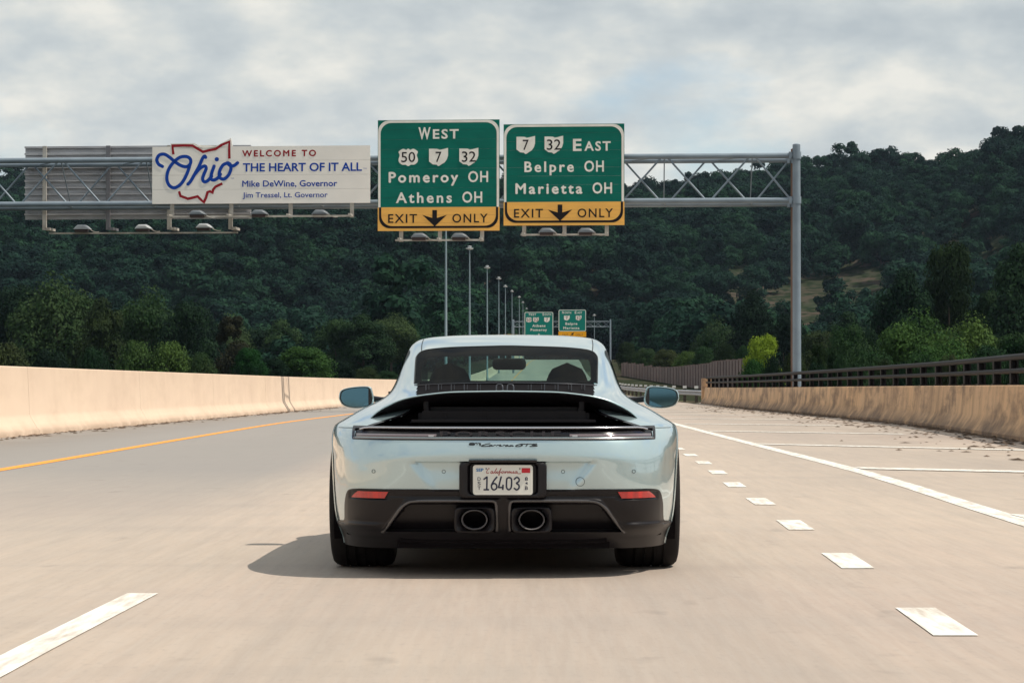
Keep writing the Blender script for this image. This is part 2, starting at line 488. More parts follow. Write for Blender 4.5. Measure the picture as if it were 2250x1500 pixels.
# --- flat lettering
_tc = {}
def glyphs(text, bold=0.0, spacing=1.0, shear=0.0):
    key = (text, bold, spacing, shear)
    if key in _tc: return _tc[key]
    cu = bpy.data.curves.new('t', 'FONT'); cu.body = text; cu.offset = bold; cu.space_character = spacing; cu.shear = shear
    cu.resolution_u = 3
    ob = bpy.data.objects.new('t', cu); COL.objects.link(ob)
    bpy.context.view_layer.update()
    ev = ob.evaluated_get(bpy.context.evaluated_depsgraph_get()); me = ev.to_mesh()
    v = [(p.co.x, p.co.y) for p in me.vertices]; f = [tuple(p.vertices) for p in me.polygons]
    ev.to_mesh_clear(); bpy.data.objects.remove(ob); bpy.data.curves.remove(cu)
    _tc[key] = (v, f); return v, f
CAPH = 0.0
def text2d(mb, s, x0, x1, zbase, cap, y, bold=0.0, spacing=1.0, shear=0.0):
    """text filling x0..x1 with capital height cap, on the plane y (facing -y)"""
    global CAPH
    if not CAPH:
        hv, _ = glyphs('H'); CAPH = max(p[1] for p in hv)
    multi = 'M' in s.upper() and bold > 0
    v, f = glyphs(s, 0.0 if multi else bold, spacing, shear)
    a = min(p[0] for p in v); b = max(p[0] for p in v)
    k = (x1 - x0) / (b - a)
    if not multi:
        mb.add([(x0 + (p[0] - a) * k, y, zbase + p[1] * cap / CAPH) for p in v], f)
    else:
        e = bold * cap / CAPH * 1.1
        for i, (dx, dz) in enumerate(((0, 0), (e, 0), (-e, 0), (0, e), (0, -e))):
            mb.add([(x0 + (p[0] - a) * k + dx, y - .0007 * i, zbase + p[1] * cap / CAPH + dz) for p in v], f)
def stroke2d(mb, pts, w, y, k=6, closed=False, dy=0.0005, smooth=True):
    """flat brush stroke with round joins in the plane y"""
    P = [(p[0], p[1], 0) for p in pts]
    Q = catmull(P, k, closed) if smooth else [Vector(p) for p in P]
    n = len(Q)
    v = []; f = []
    for i in range(n):
        if closed: t = Q[(i + 1) % n] - Q[i - 1]
        else: t = Q[min(i + 1, n - 1)] - Q[max(i - 1, 0)]
        t = t.normalized() if t.length > 1e-9 else Vector((1, 0, 0))
        nn = Vector((-t.y, t.x, 0)) * (w / 2)
        if not smooth and 0 < i < n - 1:
            t1 = (Q[i] - Q[i - 1]).normalized(); t2 = (Q[i + 1] - Q[i]).normalized()
            c = max(.5, (t1.dot(t2) + 1) / 2) ** .5
            nn = nn / c
        v += [(Q[i].x + nn.x, y, Q[i].y + nn.y), (Q[i].x - nn.x, y, Q[i].y - nn.y)]
    for i in range(n if closed else n - 1):
        j = (i + 1) % n
        f.append((2 * i, 2 * i + 1, 2 * j + 1, 2 * j))
    mb.add(v, f)
    if not closed and smooth:
        for q in (Q[0], Q[-1]):
            c = [(q.x + w / 2 * math.cos(a), y - dy, q.y + w / 2 * math.sin(a)) for a in [2 * math.pi * i / 10 for i in range(10)]]
            mb.add(c, [tuple(range(10))])

# ------------------------------------------------------------------ road alignment and terrain
GZ = table([(-500, 0), (0, 0), (100, 0), (150, .05), (225, .25), (300, .8), (375, 1.9), (450, 3.4), (525, 5), (600, 6.7), (675, 8), (750, 9), (850, 9.6), (2500, 9.6)])
LW = table([(-500, -10.2), (0, -9.8), (48, -9.67), (72, -9.3), (112, -8.5), (150, -7.8), (225, -6.3), (300, -5.35), (375, -4.0), (450, -2.6), (525, -1.6), (600, -.2), (675, 1.7), (750, 3.0), (850, 5)])
RW = table([(-500, 3.8), (-60, 4.3), (0, 6.6), (30, 8.15), (45, 9.0), (64, 10.1), (91, 10.45), (142, 10.5), (170, 10.3), (230, 10.4), (300, 11.2), (450, 13.5), (600, 16.5), (850, 22)])
RIDGE = table([(-420, 108.0), (-350, 108.6), (-290, 111.3), (-235, 112.1), (-180, 113.3), (-125, 109.9), (-75, 111.1), (-40, 107.9), (-5, 104.4), (30, 101.4), (60, 104.4), (95, 102.7), (130, 102.5), (165, 100.5), (200, 99.5), (230, 99.1), (262, 98.9), (275, 105.3), (290, 109.3), (330, 111.3), (460, 128.2)])
def hillz(x, y):
    base = -6.0
    ax = x * 1450.0 / max(y, 500.0)
    H = RIDGE(max(-420, min(460, ax)))
    foot = 560 - 70 * sstep(-50, 250, ax) - 60 * sstep(0, -250, ax)
    t = (y - foot) / (1450 - foot)
    if t <= 0: return base
    t = min(t, 1.0)
    h = base + (H - base) * (0.18 * t + 0.82 * (t * t * (3 - 2 * t)) ** .9)
    w = min(1, t * 4) * (1 - .75 * sstep(.8, 1, t))
    h += w * 26 * (noise.noise(Vector((x * .006, y * .004, 1.3)))) + w * 9 * noise.noise(Vector((x * .018, y * .012, 4.2)))
    return h
def terrain(x, y):
    g = GZ(y)
    L0, R0 = LW(y) - .6, RW(y) + .5
    if y > 142: R0 = RW(y) + 9.5 + .02 * (y - 142)
    h = hillz(x, y)
    near = g - .03
    out = 0.0
    if x < L0 - 14: out = (L0 - 14 - x)
    elif x > R0: out = (x - R0)
    lowz = min(h, g) if y < 600 else h
    k = sstep(0, 16, out)
    if y > 860:
        k = max(k, sstep(860, 900, y))
    return near * (1 - k) + lowz * k

mb = MB()
ysr = list(range(-500, 0, 50)) + list(range(0, 160, 4)) + list(range(160, 860, 20))
rows = []
for y in ysr:
    l, r = LW(y) - .45, RW(y) + .5
    if y > 150: r = RW(y) - .3
    rows.append([(l + (r - l) * k / 10, y, GZ(y)) for k in range(11)])
mb.grid(rows)
road = tag(mb.build('road', M['road']), 'sunlit worn concrete highway carriageway with white and yellow lines', None, None, 'structure')

ys_t = [-450, -300, -150, -50, 0, 25, 50, 75, 100] + list(range(115, 400, 15)) + list(range(400, 1500, 22)) + [1550, 1700, 1900, 2200]
xs_t = [-1300, -900, -650] + list(range(-480, -60, 20)) + list(range(-60, -24, 6)) + list(range(-24, 40, 3)) + list(range(40, 60, 6)) + list(range(60, 500, 20)) + [650, 900, 1300]
mb = MB(); mb.grid([[(x, y, terrain(x, y)) for x in xs_t] for y in ys_t])
tag(mb.build('ground', M['hill'], smooth=80), 'valley floor and hillside ground under the woods', None, None, 'structure')

# soil verge between ramp and noise wall
mb = MB(); rows = []
for y in range(143, 470, 9):
    r0 = RW(y) - .3
    rows.append([(r0 + (8.8) * k / 6, y, GZ(y) + .015 - .55 * (k / 6) + .10 * noise.noise(Vector((k * .8, y * .15, 0)))) for k in range(7)])
mb.grid(rows)
tag(mb.build('verge', M['soil'], smooth=80), 'brown soil verge beside the ramp guardrail', None, None, 'structure')

# ------------------------------------------------------------------ road markings (children of the road)
def ribbon_marking(name, fx, y0, y1, w, m, step=4, z=0.004):
    mb = MB(); n = max(1, int((y1 - y0) / step)); rows = []
    for i in range(n + 1):
        y = y0 + (y1 - y0) * i / n
        rows.append([(fx(y) - w / 2, y, GZ(y) + z), (fx(y) + w / 2, y, GZ(y) + z)])
    mb.grid(rows); return mb.build(name, m, road)
YL = table([(-100, -5.9), (0, -5.9), (29.5, -5.95), (47, -6.1), (66, -6.2), (87, -5.85), (120, -4.9), (225, -2.6), (450, 1.2), (850, 9)])
ribbon_marking('yellow_edge_line', YL, -60, 850, .19, M['marky'])
SL = table([(-60, 2.4), (0, 3.2), (18.1, 3.64), (30, 3.99), (40, 4.05), (66, 4.25), (100, 4.7), (142, 5.4)])
ribbon_marking('white_gore_line', SL, -40, 142, .20, M['mark'])
DL = table([(-60, .6), (0, 1.45), (10.6, 1.74), (13.9, 1.85), (17.4, 1.96), (21, 2.08), (24.5, 2.17), (28.4, 2.31), (32.5, 2.44), (36.7, 2.54), (40.3, 2.6), (100, 3.6)])
for i in range(-4, 24):
    yc = 10.5 + 3.66 * i
    if yc > -12: ribbon_marking('dotted_line_dash', DL, yc - .62, yc + .62, .175, M['mark'], .7)
LL = table([(-60, -2.3), (0, -1.80), (8.7, -1.765), (12, -1.72), (60, -1.1), (850, 4)])
for y0 in (8.15, 25.6, 37.8, 50, 62, 74):
    ribbon_marking('lane_line_dash', LL, y0, y0 + 3.75, .145, M['mark'], 1)
for (x0, y0, x1, y1) in ((3.75, 18.9, 6.9, 16.3), (4.1, 30.2, 8.3, 27.0), (4.15, 43.0, 8.0, 38.6), (4.3, 55.6, 8.0, 52.0), (4.5, 66.5, 8.2, 63.6), (4.6, 78, 8.3, 75), (4.8, 89.5, 8.5, 86.5), (5.0, 101, 8.6, 98), (5.2, 113, 8.6, 110), (5.5, 126, 8.7, 123)):
    mb = MB(); w = .36
    g = [(x0, y0 - w), (x1, y1 - w), (x1, y1 + w), (x0, y0 + w)]
    mb.add([(a, b, GZ(b) + .008) for a, b in g], [(0, 1, 2, 3)])
    mb.build('gore_hatch_line', M['mark'], road)

# ------------------------------------------------------------------ barriers
def sweep_barrier(root, path, y0, y1, seg, prof_fn, m, side):
    y = y0
    while y < y1 - .01:
        e = min(y + seg, y1)
        mb = MB(); rows = []; n = max(2, int((e - y) / 3))
        for i in range(n + 1):
            yy = y + (e - .018 - y) * i / n
            x = path(yy); h = (path(yy + .5) - path(yy - .5)); nx = Vector((1, -h, 0)).normalized()
            rows.append([Vector((x, yy, GZ(yy))) + nx * (side * a) + Vector((0, 0, b)) for a, b in prof_fn(yy)])
        k = len(rows[0])
        mb.grid(rows, close=True)
        mb.f.append(tuple(range(k - 1, -1, -1))); mb.f.append(tuple(n * k + i for i in range(k)))
        mb.build('barrier_segment', m, root, smooth=40, world=True)
        y = e
lb = tag(empty('concrete_barrier', (LW(0), 0, 0)), 'tall smooth pale concrete barrier along the yellow edge line', 'barrier')
sweep_barrier(lb, LW, -60, 850, 14.0, lambda y: [(0, -.3), (0, .08), (.05, .14), (.17, .34), (.20, .42), (.245, 1.36), (.265, 1.375), (.43, 1.375), (.45, 1.36), (.5, -.3)], M['leftconc'], -1)
rb = tag(empty('concrete_parapet', (RW(0), 0, 0)), 'low stained tan concrete parapet carrying the black railing', 'parapet')
HR = table([(-60, 1.0), (45, 1.0), (142, .90)])
sweep_barrier(rb, RW, -20, 142, 6.1, lambda y: [(0, -.3), (0, .08), (.04, .12), (.15, .30), (.18, .38), (.23, HR(y) - .02), (.25, HR(y)), (.50, HR(y)), (.52, HR(y) - .02), (.55, -6 if y > 50 else -2)], M['rightconc'], 1)
mb = MB(); mb.box((RW(142) + .36, 142.4, .72), (.52, .8, 1.46))
ep = mb.build('end_pillar', M['rightconc'], rb, world=True)

rail = tag(empty('steel_railing', (RW(0) + .36, 0, HR(0))), 'black two-pipe steel railing on top of the stained parapet', 'railing')
def railpts(dz, off, a, b, st=2.7):
    o = []; y = a
    while y < b: o.append(Vector((RW(y) + off, y, GZ(y) + HR(y) + dz))); y += st
    o.append(Vector((RW(b) + off, b, GZ(b) + HR(b) + dz))); return o
mb = MB(); mb.tube(railpts(.53, .33, -18, 141.8), .062, 10); mb.build('top_rail', M['black_rail'], rail, 60, True)
mb = MB(); mb.tube(railpts(.27, .33, -18, 141.8), .050, 10); mb.build('lower_rail', M['black_rail'], rail, 60, True)
pm = MB(); pm.box((0, 0, .015), (.20, .26, .03)); pm.box((.055, 0, .26), (.035, .20, .50)); pm.box((-.055, 0, .26), (.035, .18, .49)); pm.box((.0, 0, .25), (.08, .04, .46))
pm.box((0, .09, .035), (.03, .03, .03)); pm.box((0, -.09, .035), (.03, .03, .03))
post0 = pm.build('railing_post', M['black_rail'], rail)
y = -16.0; k = 0
while y < 141:
    o = post0 if k == 0 else post0.copy()
    if k: COL.objects.link(o)
    o.parent = rail
    o.location = Vector((RW(y) + .37, y, GZ(y) + HR(y))) - rail.location
    y += 2.7; k += 1

# guardrail after the parapet
GR = table([(142.8, 11.0), (155, 10.75), (170, 10.4), (195, 10.2), (230, 10.3), (300, 11.3), (360, 12.6)])
gr = tag(empty('guardrail', (GR(143), 143, 0)), 'galvanised w-beam guardrail running on from the end of the parapet', 'guardrail')
mb = MB(); rows = []
y = 142.9
prof = [(0, .40), (-.04, .44), (-.04, .50), (0, .545), (0, .575), (-.04, .62), (-.04, .68), (0, .72), (.01, .72), (-.028, .68), (-.028, .62), (.01, .575), (.01, .545), (-.028, .50), (-.028, .44), (.01, .40)]
while y <= 360:
    rows.append([(GR(y) + a * 1.6, y, GZ(y) + b) for a, b in prof]); y += 4
mb.grid(rows, close=True); mb.build('beam', M['guard'], gr, 40, True)
pm = MB(); pm.box((0, 0, .40), (.17, .20, .84)); gp0 = pm.build('guardrail_post', M['bark'], gr)
pm = MB(); pm.box((0, 0, .90), (.22, .22, .16)); gc0 = pm.build('post_cap', M['postwhite'], gr)
y = 144.0; k = 0
while y < 360:
    for src in (gp0, gc0):
        o = src if k == 0 else src.copy()
        if k: COL.objects.link(o)
        o.parent = gr; o.location = Vector((GR(y) + .14, y, GZ(y))) - gr.location
    y += 7.6; k += 1

# noise wall
nw0 = at(1640, 850, 230); nw1 = at(1366, 850, 425)
NWT = table([(1366, 796), (1400, 798), (1450, 806), (1480, 806.5), (1520, 802.5), (1555, 799), (1590, 792), (1640, 789)])
nwall = tag(empty('noise_wall', (nw0.x, nw0.y, GZ(230))), 'brown stepped noise wall of tall upright panels behind the guardrail', 'noise wall')
NP = 44
for i in range(NP):
    a0, a1 = i / NP, (i + 1) / NP
    bow = lambda a: 2.2 * math.sin(math.pi * a)
    p0 = nw0.lerp(nw1, a0); p1 = nw0.lerp(nw1, a1)
    p0.x += bow(a0); p1.x += bow(a1)
    am = (a0 + a1) / 2; dm = p0.lerp(p1, .5).y
    pxm = 1125 + F * p0.lerp(p1, .5).x / dm
    grp = math.floor(i / (2 if i < 8 else 3)) * (2 if i < 8 else 3)
    ptop = nw0.lerp(nw1, grp / NP); ptop.x += bow(grp / NP)
    ztop = at(1125, NWT(1125 + F * ptop.x / ptop.y), ptop.y).z + rnd.uniform(-.03, .03)
    c = p0.lerp(p1, .5); dv = p1 - p0; L = Vector((dv.x, dv.y)).length; an = math.atan2(dv.y, dv.x)
    zb = GZ(dm) - 1.6
    mb = MB(); mb.box((0, 0, (ztop + zb) / 2), (L - .12, .14, ztop - zb), 0)
    o = mb.build('panel', M['woodpanel'] if rnd.random() < .6 else M['woodpanel2'], nwall)
    o.location = Vector((c.x, c.y, 0)) - nwall.location; o.rotation_euler = (0, 0, an)
    mb = MB(); mb.box((0, 0, (ztop + zb) / 2 + .04), (.14, .30, ztop - zb + .1))
    o = mb.build('post', M['redpost'] if i == 0 else M['woodpanel2'], nwall)
    o.location = Vector((p0.x, p0.y, 0)) - nwall.location; o.rotation_euler = (0, 0, an)

# ------------------------------------------------------------------ gantry
TH = 0.073
UX = Vector((math.cos(TH), -math.sin(TH), 0))     # along the sign faces, to the right
UY = Vector((math.sin(TH), math.cos(TH), 0))      # away from the camera
def gantry(name, label, base, left_len, z_top, z_bot, z_post, depth, rpost, rchord, rdiag, period, detail=True):
    g = tag(empty(name, base, -TH), label, 'sign gantry')
    L = left_len
    for (yy, m_) in ((0, M['galv']), (depth, M['rust'] if detail else M['galv'])):
        for xx in (0, -L):
            mb = MB(); mb.lathe_z([(rpost * 1.9, 0), (rpost * 1.9, .06), (rpost * 1.15, .06), (rpost * 1.12, .3), (rpost * .96, z_post - base[2]), (rpost * .5, z_post - base[2] + .04), (0.001, z_post - base[2] + .05)], (xx, yy, 0), 24 if detail else 10)
            mb.build('post', m_ if xx == 0 else M['galv'], g, 50)
    zt, zb = z_top - base[2], z_bot - base[2]
    for yy in (0.0, depth):
        for zz in (zt, zb):
            mb = MB(); mb.tube([(-L, yy, zz), (0, yy, zz)], rchord, 14 if detail else 6); mb.build('chord', M['galv'], g, 50)
    n = int(round(L / period)); p = L / n
    for i in range(n):
        a, b = -i * p - rpost * .8 * (i == 0), -(i + 1) * p
        for yy, ph in ((0.0, 0), (depth, 1)):
            z0, z1 = (zb, zt) if (i + ph) % 2 == 0 else (zt, zb)
            mb = MB(); mb.tube([(a - .08, yy, z0), (b + .08, yy, z1)], rdiag, 8 if detail else 4); mb.build('diagonal_brace', M['galv'], g, 50)
        if detail and i % 2 == 0:
            mb = MB(); mb.tube([(b, 0, zt), (b - p * .8, depth, zt)], rdiag * .8, 6); mb.build('cross_brace', M['galv'], g, 50)
            mb = MB(); mb.tube([(b, 0, zb), (b, depth, zb)], rdiag * .8, 6); mb.build('cross_brace', M['galv'], g, 50)
            mb = MB(); mb.tube([(b, 0, zt), (b - .05, depth, zb)], rdiag * .6, 6); mb.build('cross_brace', M['galv'], g, 50)
    if detail:
        for zz in (zt, zb):
            for yy in (0, depth):
                mb = MB(); mb.lathe_z([(rpost * 1.16, -.14), (rpost * 1.16, .14)], (0, yy, zz), 24); mb.box((-.24, yy, zz), (.10, .28, .28)); mb.build('clamp', M['galv'], g, 50)
    return g
S1 = 98.0
pb = at(1751, 850, S1)
gz_top = at(1700, 342, S1).z; gz_bot = at(1700, 440, S1).z
gantry('sign_gantry', 'grey tubular steel truss gantry carrying the nearest signs over the road', (pb.x, S1, -4.0), 44.0, gz_top, gz_bot, at(1750, 318, S1).z, 1.9, .155, .108, .038, 1.72)

def gd(px, off=0.0):
    """distance of the gantry line at picture column px"""
    X0, Y0 = pb.x, S1
    u = (px - 1125.0) / F
    # point (X0,Y0)+t*UX, X = u*Y
    t = (u * Y0 - X0) / (UX.x - u * UX.y)
    return Y0 + t * UX.y + off

class Sign:
    """a sign standing in the gantry plane; local x right, z up, metres; origin bottom centre"""
    def __init__(s, name, label, cat, x0, y0, x1, y1, d):
        s.cx = (x0 + x1) / 2; s.yb = y1; s.d = d; s.k = d / F
        p = at(s.cx, y1, d)
        s.o = tag(empty(name, p, -TH), label, cat)
    def l(s, px, py): return ((px - s.cx) * s.k, (s.yb - py) * s.k)
def rounded(x0, z0, x1, z1, r, n=8):
    o = []
    for cx, cz, a0 in ((x1 - r, z1 - r, 0), (x0 + r, z1 - r, 90), (x0 + r, z0 + r, 180), (x1 - r, z0 + r, 270)):
        for i in range(n + 1):
            a = R(a0 + 90 * i / n); o.append((cx + r * math.cos(a), cz + r * math.sin(a)))
    return o
def ring(mb, outer, inner, y):
    n = len(outer)
    mb.add([(p[0], y, p[1]) for p in outer] + [(p[0], y, p[1]) for p in inner], [(i, (i + 1) % n, n + (i + 1) % n, n + i) for i in range(n)])
OHIO = [(-.5, .45), (-.08, .44), (.0, .36), (.12, .40), (.3, .44), (.5, .52), (.5, .0), (.42, -.18), (.28, -.28), (.2, -.36), (.1, -.42), (.03, -.5), (-.05, -.43), (-.18, -.42), (-.33, -.36), (-.5, -.22)]
OHIO = [(-.5, .46), (-.3, .46), (-.05, .45), (.05, .40), (.18, .42), (.34, .46), (.5, .50), (.5, .08), (.44, -.12), (.32, -.30), (.18, -.38), (.08, -.46), (-.02, -.5), (-.1, -.42), (-.3, -.40), (-.5, -.24)]
USS = [(-.38, .42), (-.25, .48), (-.1, .42), (0, .5), (.1, .42), (.25, .48), (.38, .42), (.5, .30), (.44, .12), (.5, -.12), (.46, -.30), (.30, -.42), (.14, -.42), (0, -.5), (-.14, -.42), (-.30, -.42), (-.46, -.30), (-.5, -.12), (-.44, .12), (-.5, .30)]
def shield(sign, kind, px, py, w, h, num, lw, far=False):
    cx, cz = sign.l(px, py); k = sign.k
    sh = OHIO if kind == 'oh' else USS
    if kind == 'us': sh = [(p.x, p.y) for p in catmull([(a, b, 0) for a, b in sh], 3, True)]
    mb = MB(); mb.prism([(cx + a * w * k, cz + b * h * k) for a, b in sh], -.012, -.004)
    r = mb.build('route_shield', M['signwhite'], sign.o)
    mb = MB(); tw = lw * k
    text2d(mb, num, cx - tw / 2, cx + tw / 2, cz - h * k * (.27 if not far else .27), h * k * .56, -.016, .004)
    mb.build('lettering', M['signblack'] if not far else M['red_num'], r)
M['red_num'] = mat('dark_red_number', (0.12, 0.02, 0.02), .5)
def word(sign, s, x0, x1, ybase, cap, m, bold=.02, spacing=1.15):
    mb = MB(); a, zb = sign.l(x0, ybase); b, _ = sign.l(x1, ybase)
    text2d(mb, s, a, b, zb, cap * sign.k, -.006, bold, spacing)
    return mb.build('lettering', m, sign.o)
def planks(sign, x0, y0, x1, y1, n, m, t=.06):
    zt = sign.l(x0, y0)[1]; zb = sign.l(x0, y1)[1]; xa = sign.l(x0, y0)[0]; xb = sign.l(x1, y0)[0]
    for i in range(n):
        a = zb + (zt - zb) * i / n; b = zb + (zt - zb) * (i + 1) / n - (.006 if i < n - 1 else 0)
        mb = MB(); mb.box(((xa + xb) / 2, t / 2, (a + b) / 2), (xb - xa, t, b - a)); mb.build('panel', m, sign.o)
def arrow_down(px, py, h, w, sign, m, ang=0.0):
    """the wide stubby lane arrow"""
    k = sign.k; cx, cz = sign.l(px, py)
    pts = [(-.10, .5), (.10, .5), (.10, .08), (.27, .08), (.5, .24), (0, -.5), (-.5, .24), (-.27, .08), (-.10, .08)]
    pts = [(-.095, .5), (.095, .5), (.095, .02), (.5, .20), (.0, -.5), (-.5, .20), (-.095, .02)]
    P = []
    for a, b in pts:
        x, z = a * w * k, b * h * k
        P.append((cx + x * math.cos(ang) - z * math.sin(ang), cz + x * math.sin(ang) + z * math.cos(ang)))
    mb = MB(); mb.add([(p[0], -.008, p[1]) for p in P], [tuple(range(len(P)))])
    mb.build('arrow', m, sign.o)
def bracket(root_sign, posts, y0, y1, rails, m=None):
    """light bracket hanging under a sign, in the sign's own frame"""
    s = root_sign; m = m or M['alu']
    for px in posts:
        x, z0 = s.l(px, y0); _, z1 = s.l(px, y1)
        mb = MB(); mb.box((x, .14, (z0 + z1) / 2 + .02), (.15, .07, abs(z0 - z1) + .12)); mb.box((x, -.25, z1 + .03), (.10, .75, .08)); mb.build('bracket_arm', m, s.o)
    for (a, b, yy) in rails:
        xa, z = s.l(a, yy); xb, _ = s.l(b, yy)
        mb = MB(); mb.box(((xa + xb) / 2, -.58, z), (xb - xa, .06, .07)); mb.build('bracket_rail', m, s.o)
lamp_mesh = None
def sign_lamp(px, py, d, label, group, pale=False):
    """round-shouldered floodlight on the bracket rail: dark gear box, sloping hood, conduit"""
    global lamp_mesh
    p = at(px, py, d)
    root = tag(empty('sign_floodlight', p, -TH), label, 'floodlight', group)
    mb = MB()
    prof = [(-.33, -.02), (-.24, .10), (-.17, .155), (.13, .155), (.23, .10), (.36, -.02)]
    rows = []
    for yy, k in ((-.26, .55), (-.22, .85), (-.12, 1.0), (.12, 1.0), (.22, .85), (.26, .55)):
        rows.append([(a * (.75 + .25 * k), yy, -.02 + (b + .02) * k) for a, b in prof])
    mb.grid(rows, close=True)
    mb.f.append(tuple(range(5, -1, -1))); mb.f.append(tuple(30 + i for i in range(6)))
    mb.build('hood', M['lamp_pale'] if pale else M['lamp'], root, 40)
    mb = MB(); mb.box((-.02, 0, -.075), (.50, .36, .105)); mb.build('gear_box', M['lampbox'], root)
    mb = MB(); mb.tube(catmull([(.30, .02, -.02), (.42, .02, -.09), (.55, .0, -.13), (.68, .02, -.12)], 4), .014, 6); mb.build('conduit', M['alu'], root, 60)
    return root

def green_sign(name, label, x0, y0, x1, y1, ysplit, d, tophalf):
    s = Sign(name, label, 'road sign', x0, y0, x1, y1, d)
    planks(s, x0, y0, x1, ysplit, 9, M['green'])
    planks(s, x0, ysplit, x1, y1, 3, M['yellow'])
    # white border round the green, open at the bottom
    w = 5.2 * s.k
    a, zt = s.l(x0, y0); b, zs = s.l(x1, ysplit)
    r = .42
    def side(o):
        P = [(a + o, zs)]
        for i in range(9): P.append((a + o + (r - 0) * (1 - math.cos(R(90 * i / 8))) , zt - o - r + r * math.sin(R(90 * i / 8))))
        for i in range(9): P.append((b - o - r + r * math.sin(R(90 * i / 8)), zt - o - r + r * math.cos(R(90 * i / 8))))
        P.append((b - o, zs)); return P
    mb = MB(); o1, o2 = side(.015), side(.015 + w); n = len(o1)
    mb.add([(p[0], -.004, p[1]) for p in o1] + [(p[0], -.004, p[1]) for p in o2], [(i, i + 1, n + i + 1, n + i) for i in range(n - 1)])
    mb.build('border', M['signwhite'], s.o)
    def low(o, oo):
        P = [(a + o, zs)]; z0 = 0
        for i in range(9): P.append((a + o + r * (1 - math.cos(R(90 * i / 8))), z0 + oo + r - r * math.sin(R(90 * i / 8))))
        for i in range(9): P.append((b - o - r + r * math.sin(R(90 * i / 8)), z0 + oo + r - r * math.cos(R(90 * i / 8))))
        P.append((b - o, zs)); return P
    mb = MB(); o1, o2 = low(.05, .10), low(.05 + w * .95, .10 + w * .95); n = len(o1)
    mb.add([(p[0], -.004, p[1]) for p in o1] + [(p[0], -.004, p[1]) for p in o2], [(i, i + 1, n + i + 1, n + i) for i in range(n - 1)])
    mb.build('border', M['signblack'], s.o)
    return s
FO = -.55
dA = gd(964, FO)
sA = green_sign('road_sign', 'green overhead sign reading West, Pomeroy OH, Athens OH over a yellow exit strip', 829, 263, 1098, 507, 455, dA, 0)
word(sA, 'W', 919, 946, 305, 25, M['signwhite'], .025)
word(sA, 'EST', 951, 1008, 304, 19.5, M['signwhite'], .025, 1.25)
shield(sA, 'us', 896.5, 345, 43, 39, '50', 31)
shield(sA, 'oh', 963.5, 345, 42, 40, '7', 13)
shield(sA, 'oh', 1030.5, 345, 42, 40, '32', 31)
word(sA, 'Pomeroy', 854, 1006, 400, 22, M['signwhite'], .028, 1.3)
word(sA, 'OH', 1029, 1073, 400, 23, M['signwhite'], .02, 1.15)
word(sA, 'Athens', 869, 993, 445, 22, M['signwhite'], .022, 1.3)
word(sA, 'OH', 1016, 1060, 445, 23, M['signwhite'], .02, 1.15)
word(sA, 'EXIT', 852, 916, 489, 18.5, M['signblack'], .012, 1.2)
word(sA, 'ONLY', 994, 1072, 489, 18.5, M['signblack'], .012, 1.2)
arrow_down(955, 479.5, 36, 54, sA, M['signblack'])
bracket(sA, (880, 966, 1059), 507, 528, [(872, 1064, 529.5)])

dB = gd(1239, FO)
sB = green_sign('road_sign', 'green overhead sign reading East, Belpre OH, Marietta OH over a yellow exit strip', 1106, 272, 1372, 495, 443.5, dB, 0)
shield(sB, 'oh', 1155, 318, 41, 40, '7', 13)
shield(sB, 'oh', 1217, 318, 41, 40, '32', 31)
word(sB, 'E', 1259, 1278, 331, 25, M['signwhite'], .025)
word(sB, 'AST', 1284, 1342, 331, 19.5, M['signwhite'], .025, 1.25)
word(sB, 'Belpre', 1152, 1261, 377, 22, M['signwhite'], .022, 1.3)
word(sB, 'OH', 1284, 1327, 377, 23, M['signwhite'], .02, 1.15)
word(sB, 'Marietta', 1133, 1279, 425, 22, M['signwhite'], .028, 1.3)
word(sB, 'OH', 1302, 1345, 425, 23, M['signwhite'], .02, 1.15)
word(sB, 'EXIT', 1129, 1193, 477.5, 18.5, M['signblack'], .012, 1.2)
word(sB, 'ONLY', 1269, 1347, 477.5, 18.5, M['signblack'], .012, 1.2)
arrow_down(1230.5, 467.5, 36, 54, sB, M['signblack'])
bracket(sB, (1151, 1240, 1333), 495, 516, [(1146, 1338, 517.5)])

# welcome sign
dC = gd(573, FO)
sC = Sign('welcome_sign', 'white overhead welcome sign with blue script and a red state outline', 'road sign', 331, 321, 815, 447, dC)
def zc(X, Y): return sC.l(310 + X / 4.327, 290 + Y / 4.327)
planks(sC, 331, 321, 815, 447, 4, M['panelwhite'])
mb = MB(); mb.prism([zc(*p) for p in ((268, 137), (268, 103), (500, 100), (590, 158), (700, 133), (852, 55), (866, 137))], -.002, .05)
mb.build('outline_panel', M['panelwhite'], sC.o)
mb = MB()
for st in (((295, 208), (285, 125), (395, 122), (480, 125), (520, 150), (580, 185), (640, 170), (700, 160), (760, 120), (835, 90), (833, 170), (835, 252)),
           ((350, 560), (365, 605), (420, 625), (435, 632), (480, 622), (530, 610), (560, 640), (590, 665), (612, 620), (625, 570), (650, 562), (672, 575), (680, 545), (700, 520), (730, 505), (768, 488))):
    stroke2d(mb, [zc(*p) for p in st], .098, -.008, 4, smooth=False)
mb.build('state_outline', M['red'], sC.o)
mb = MB()
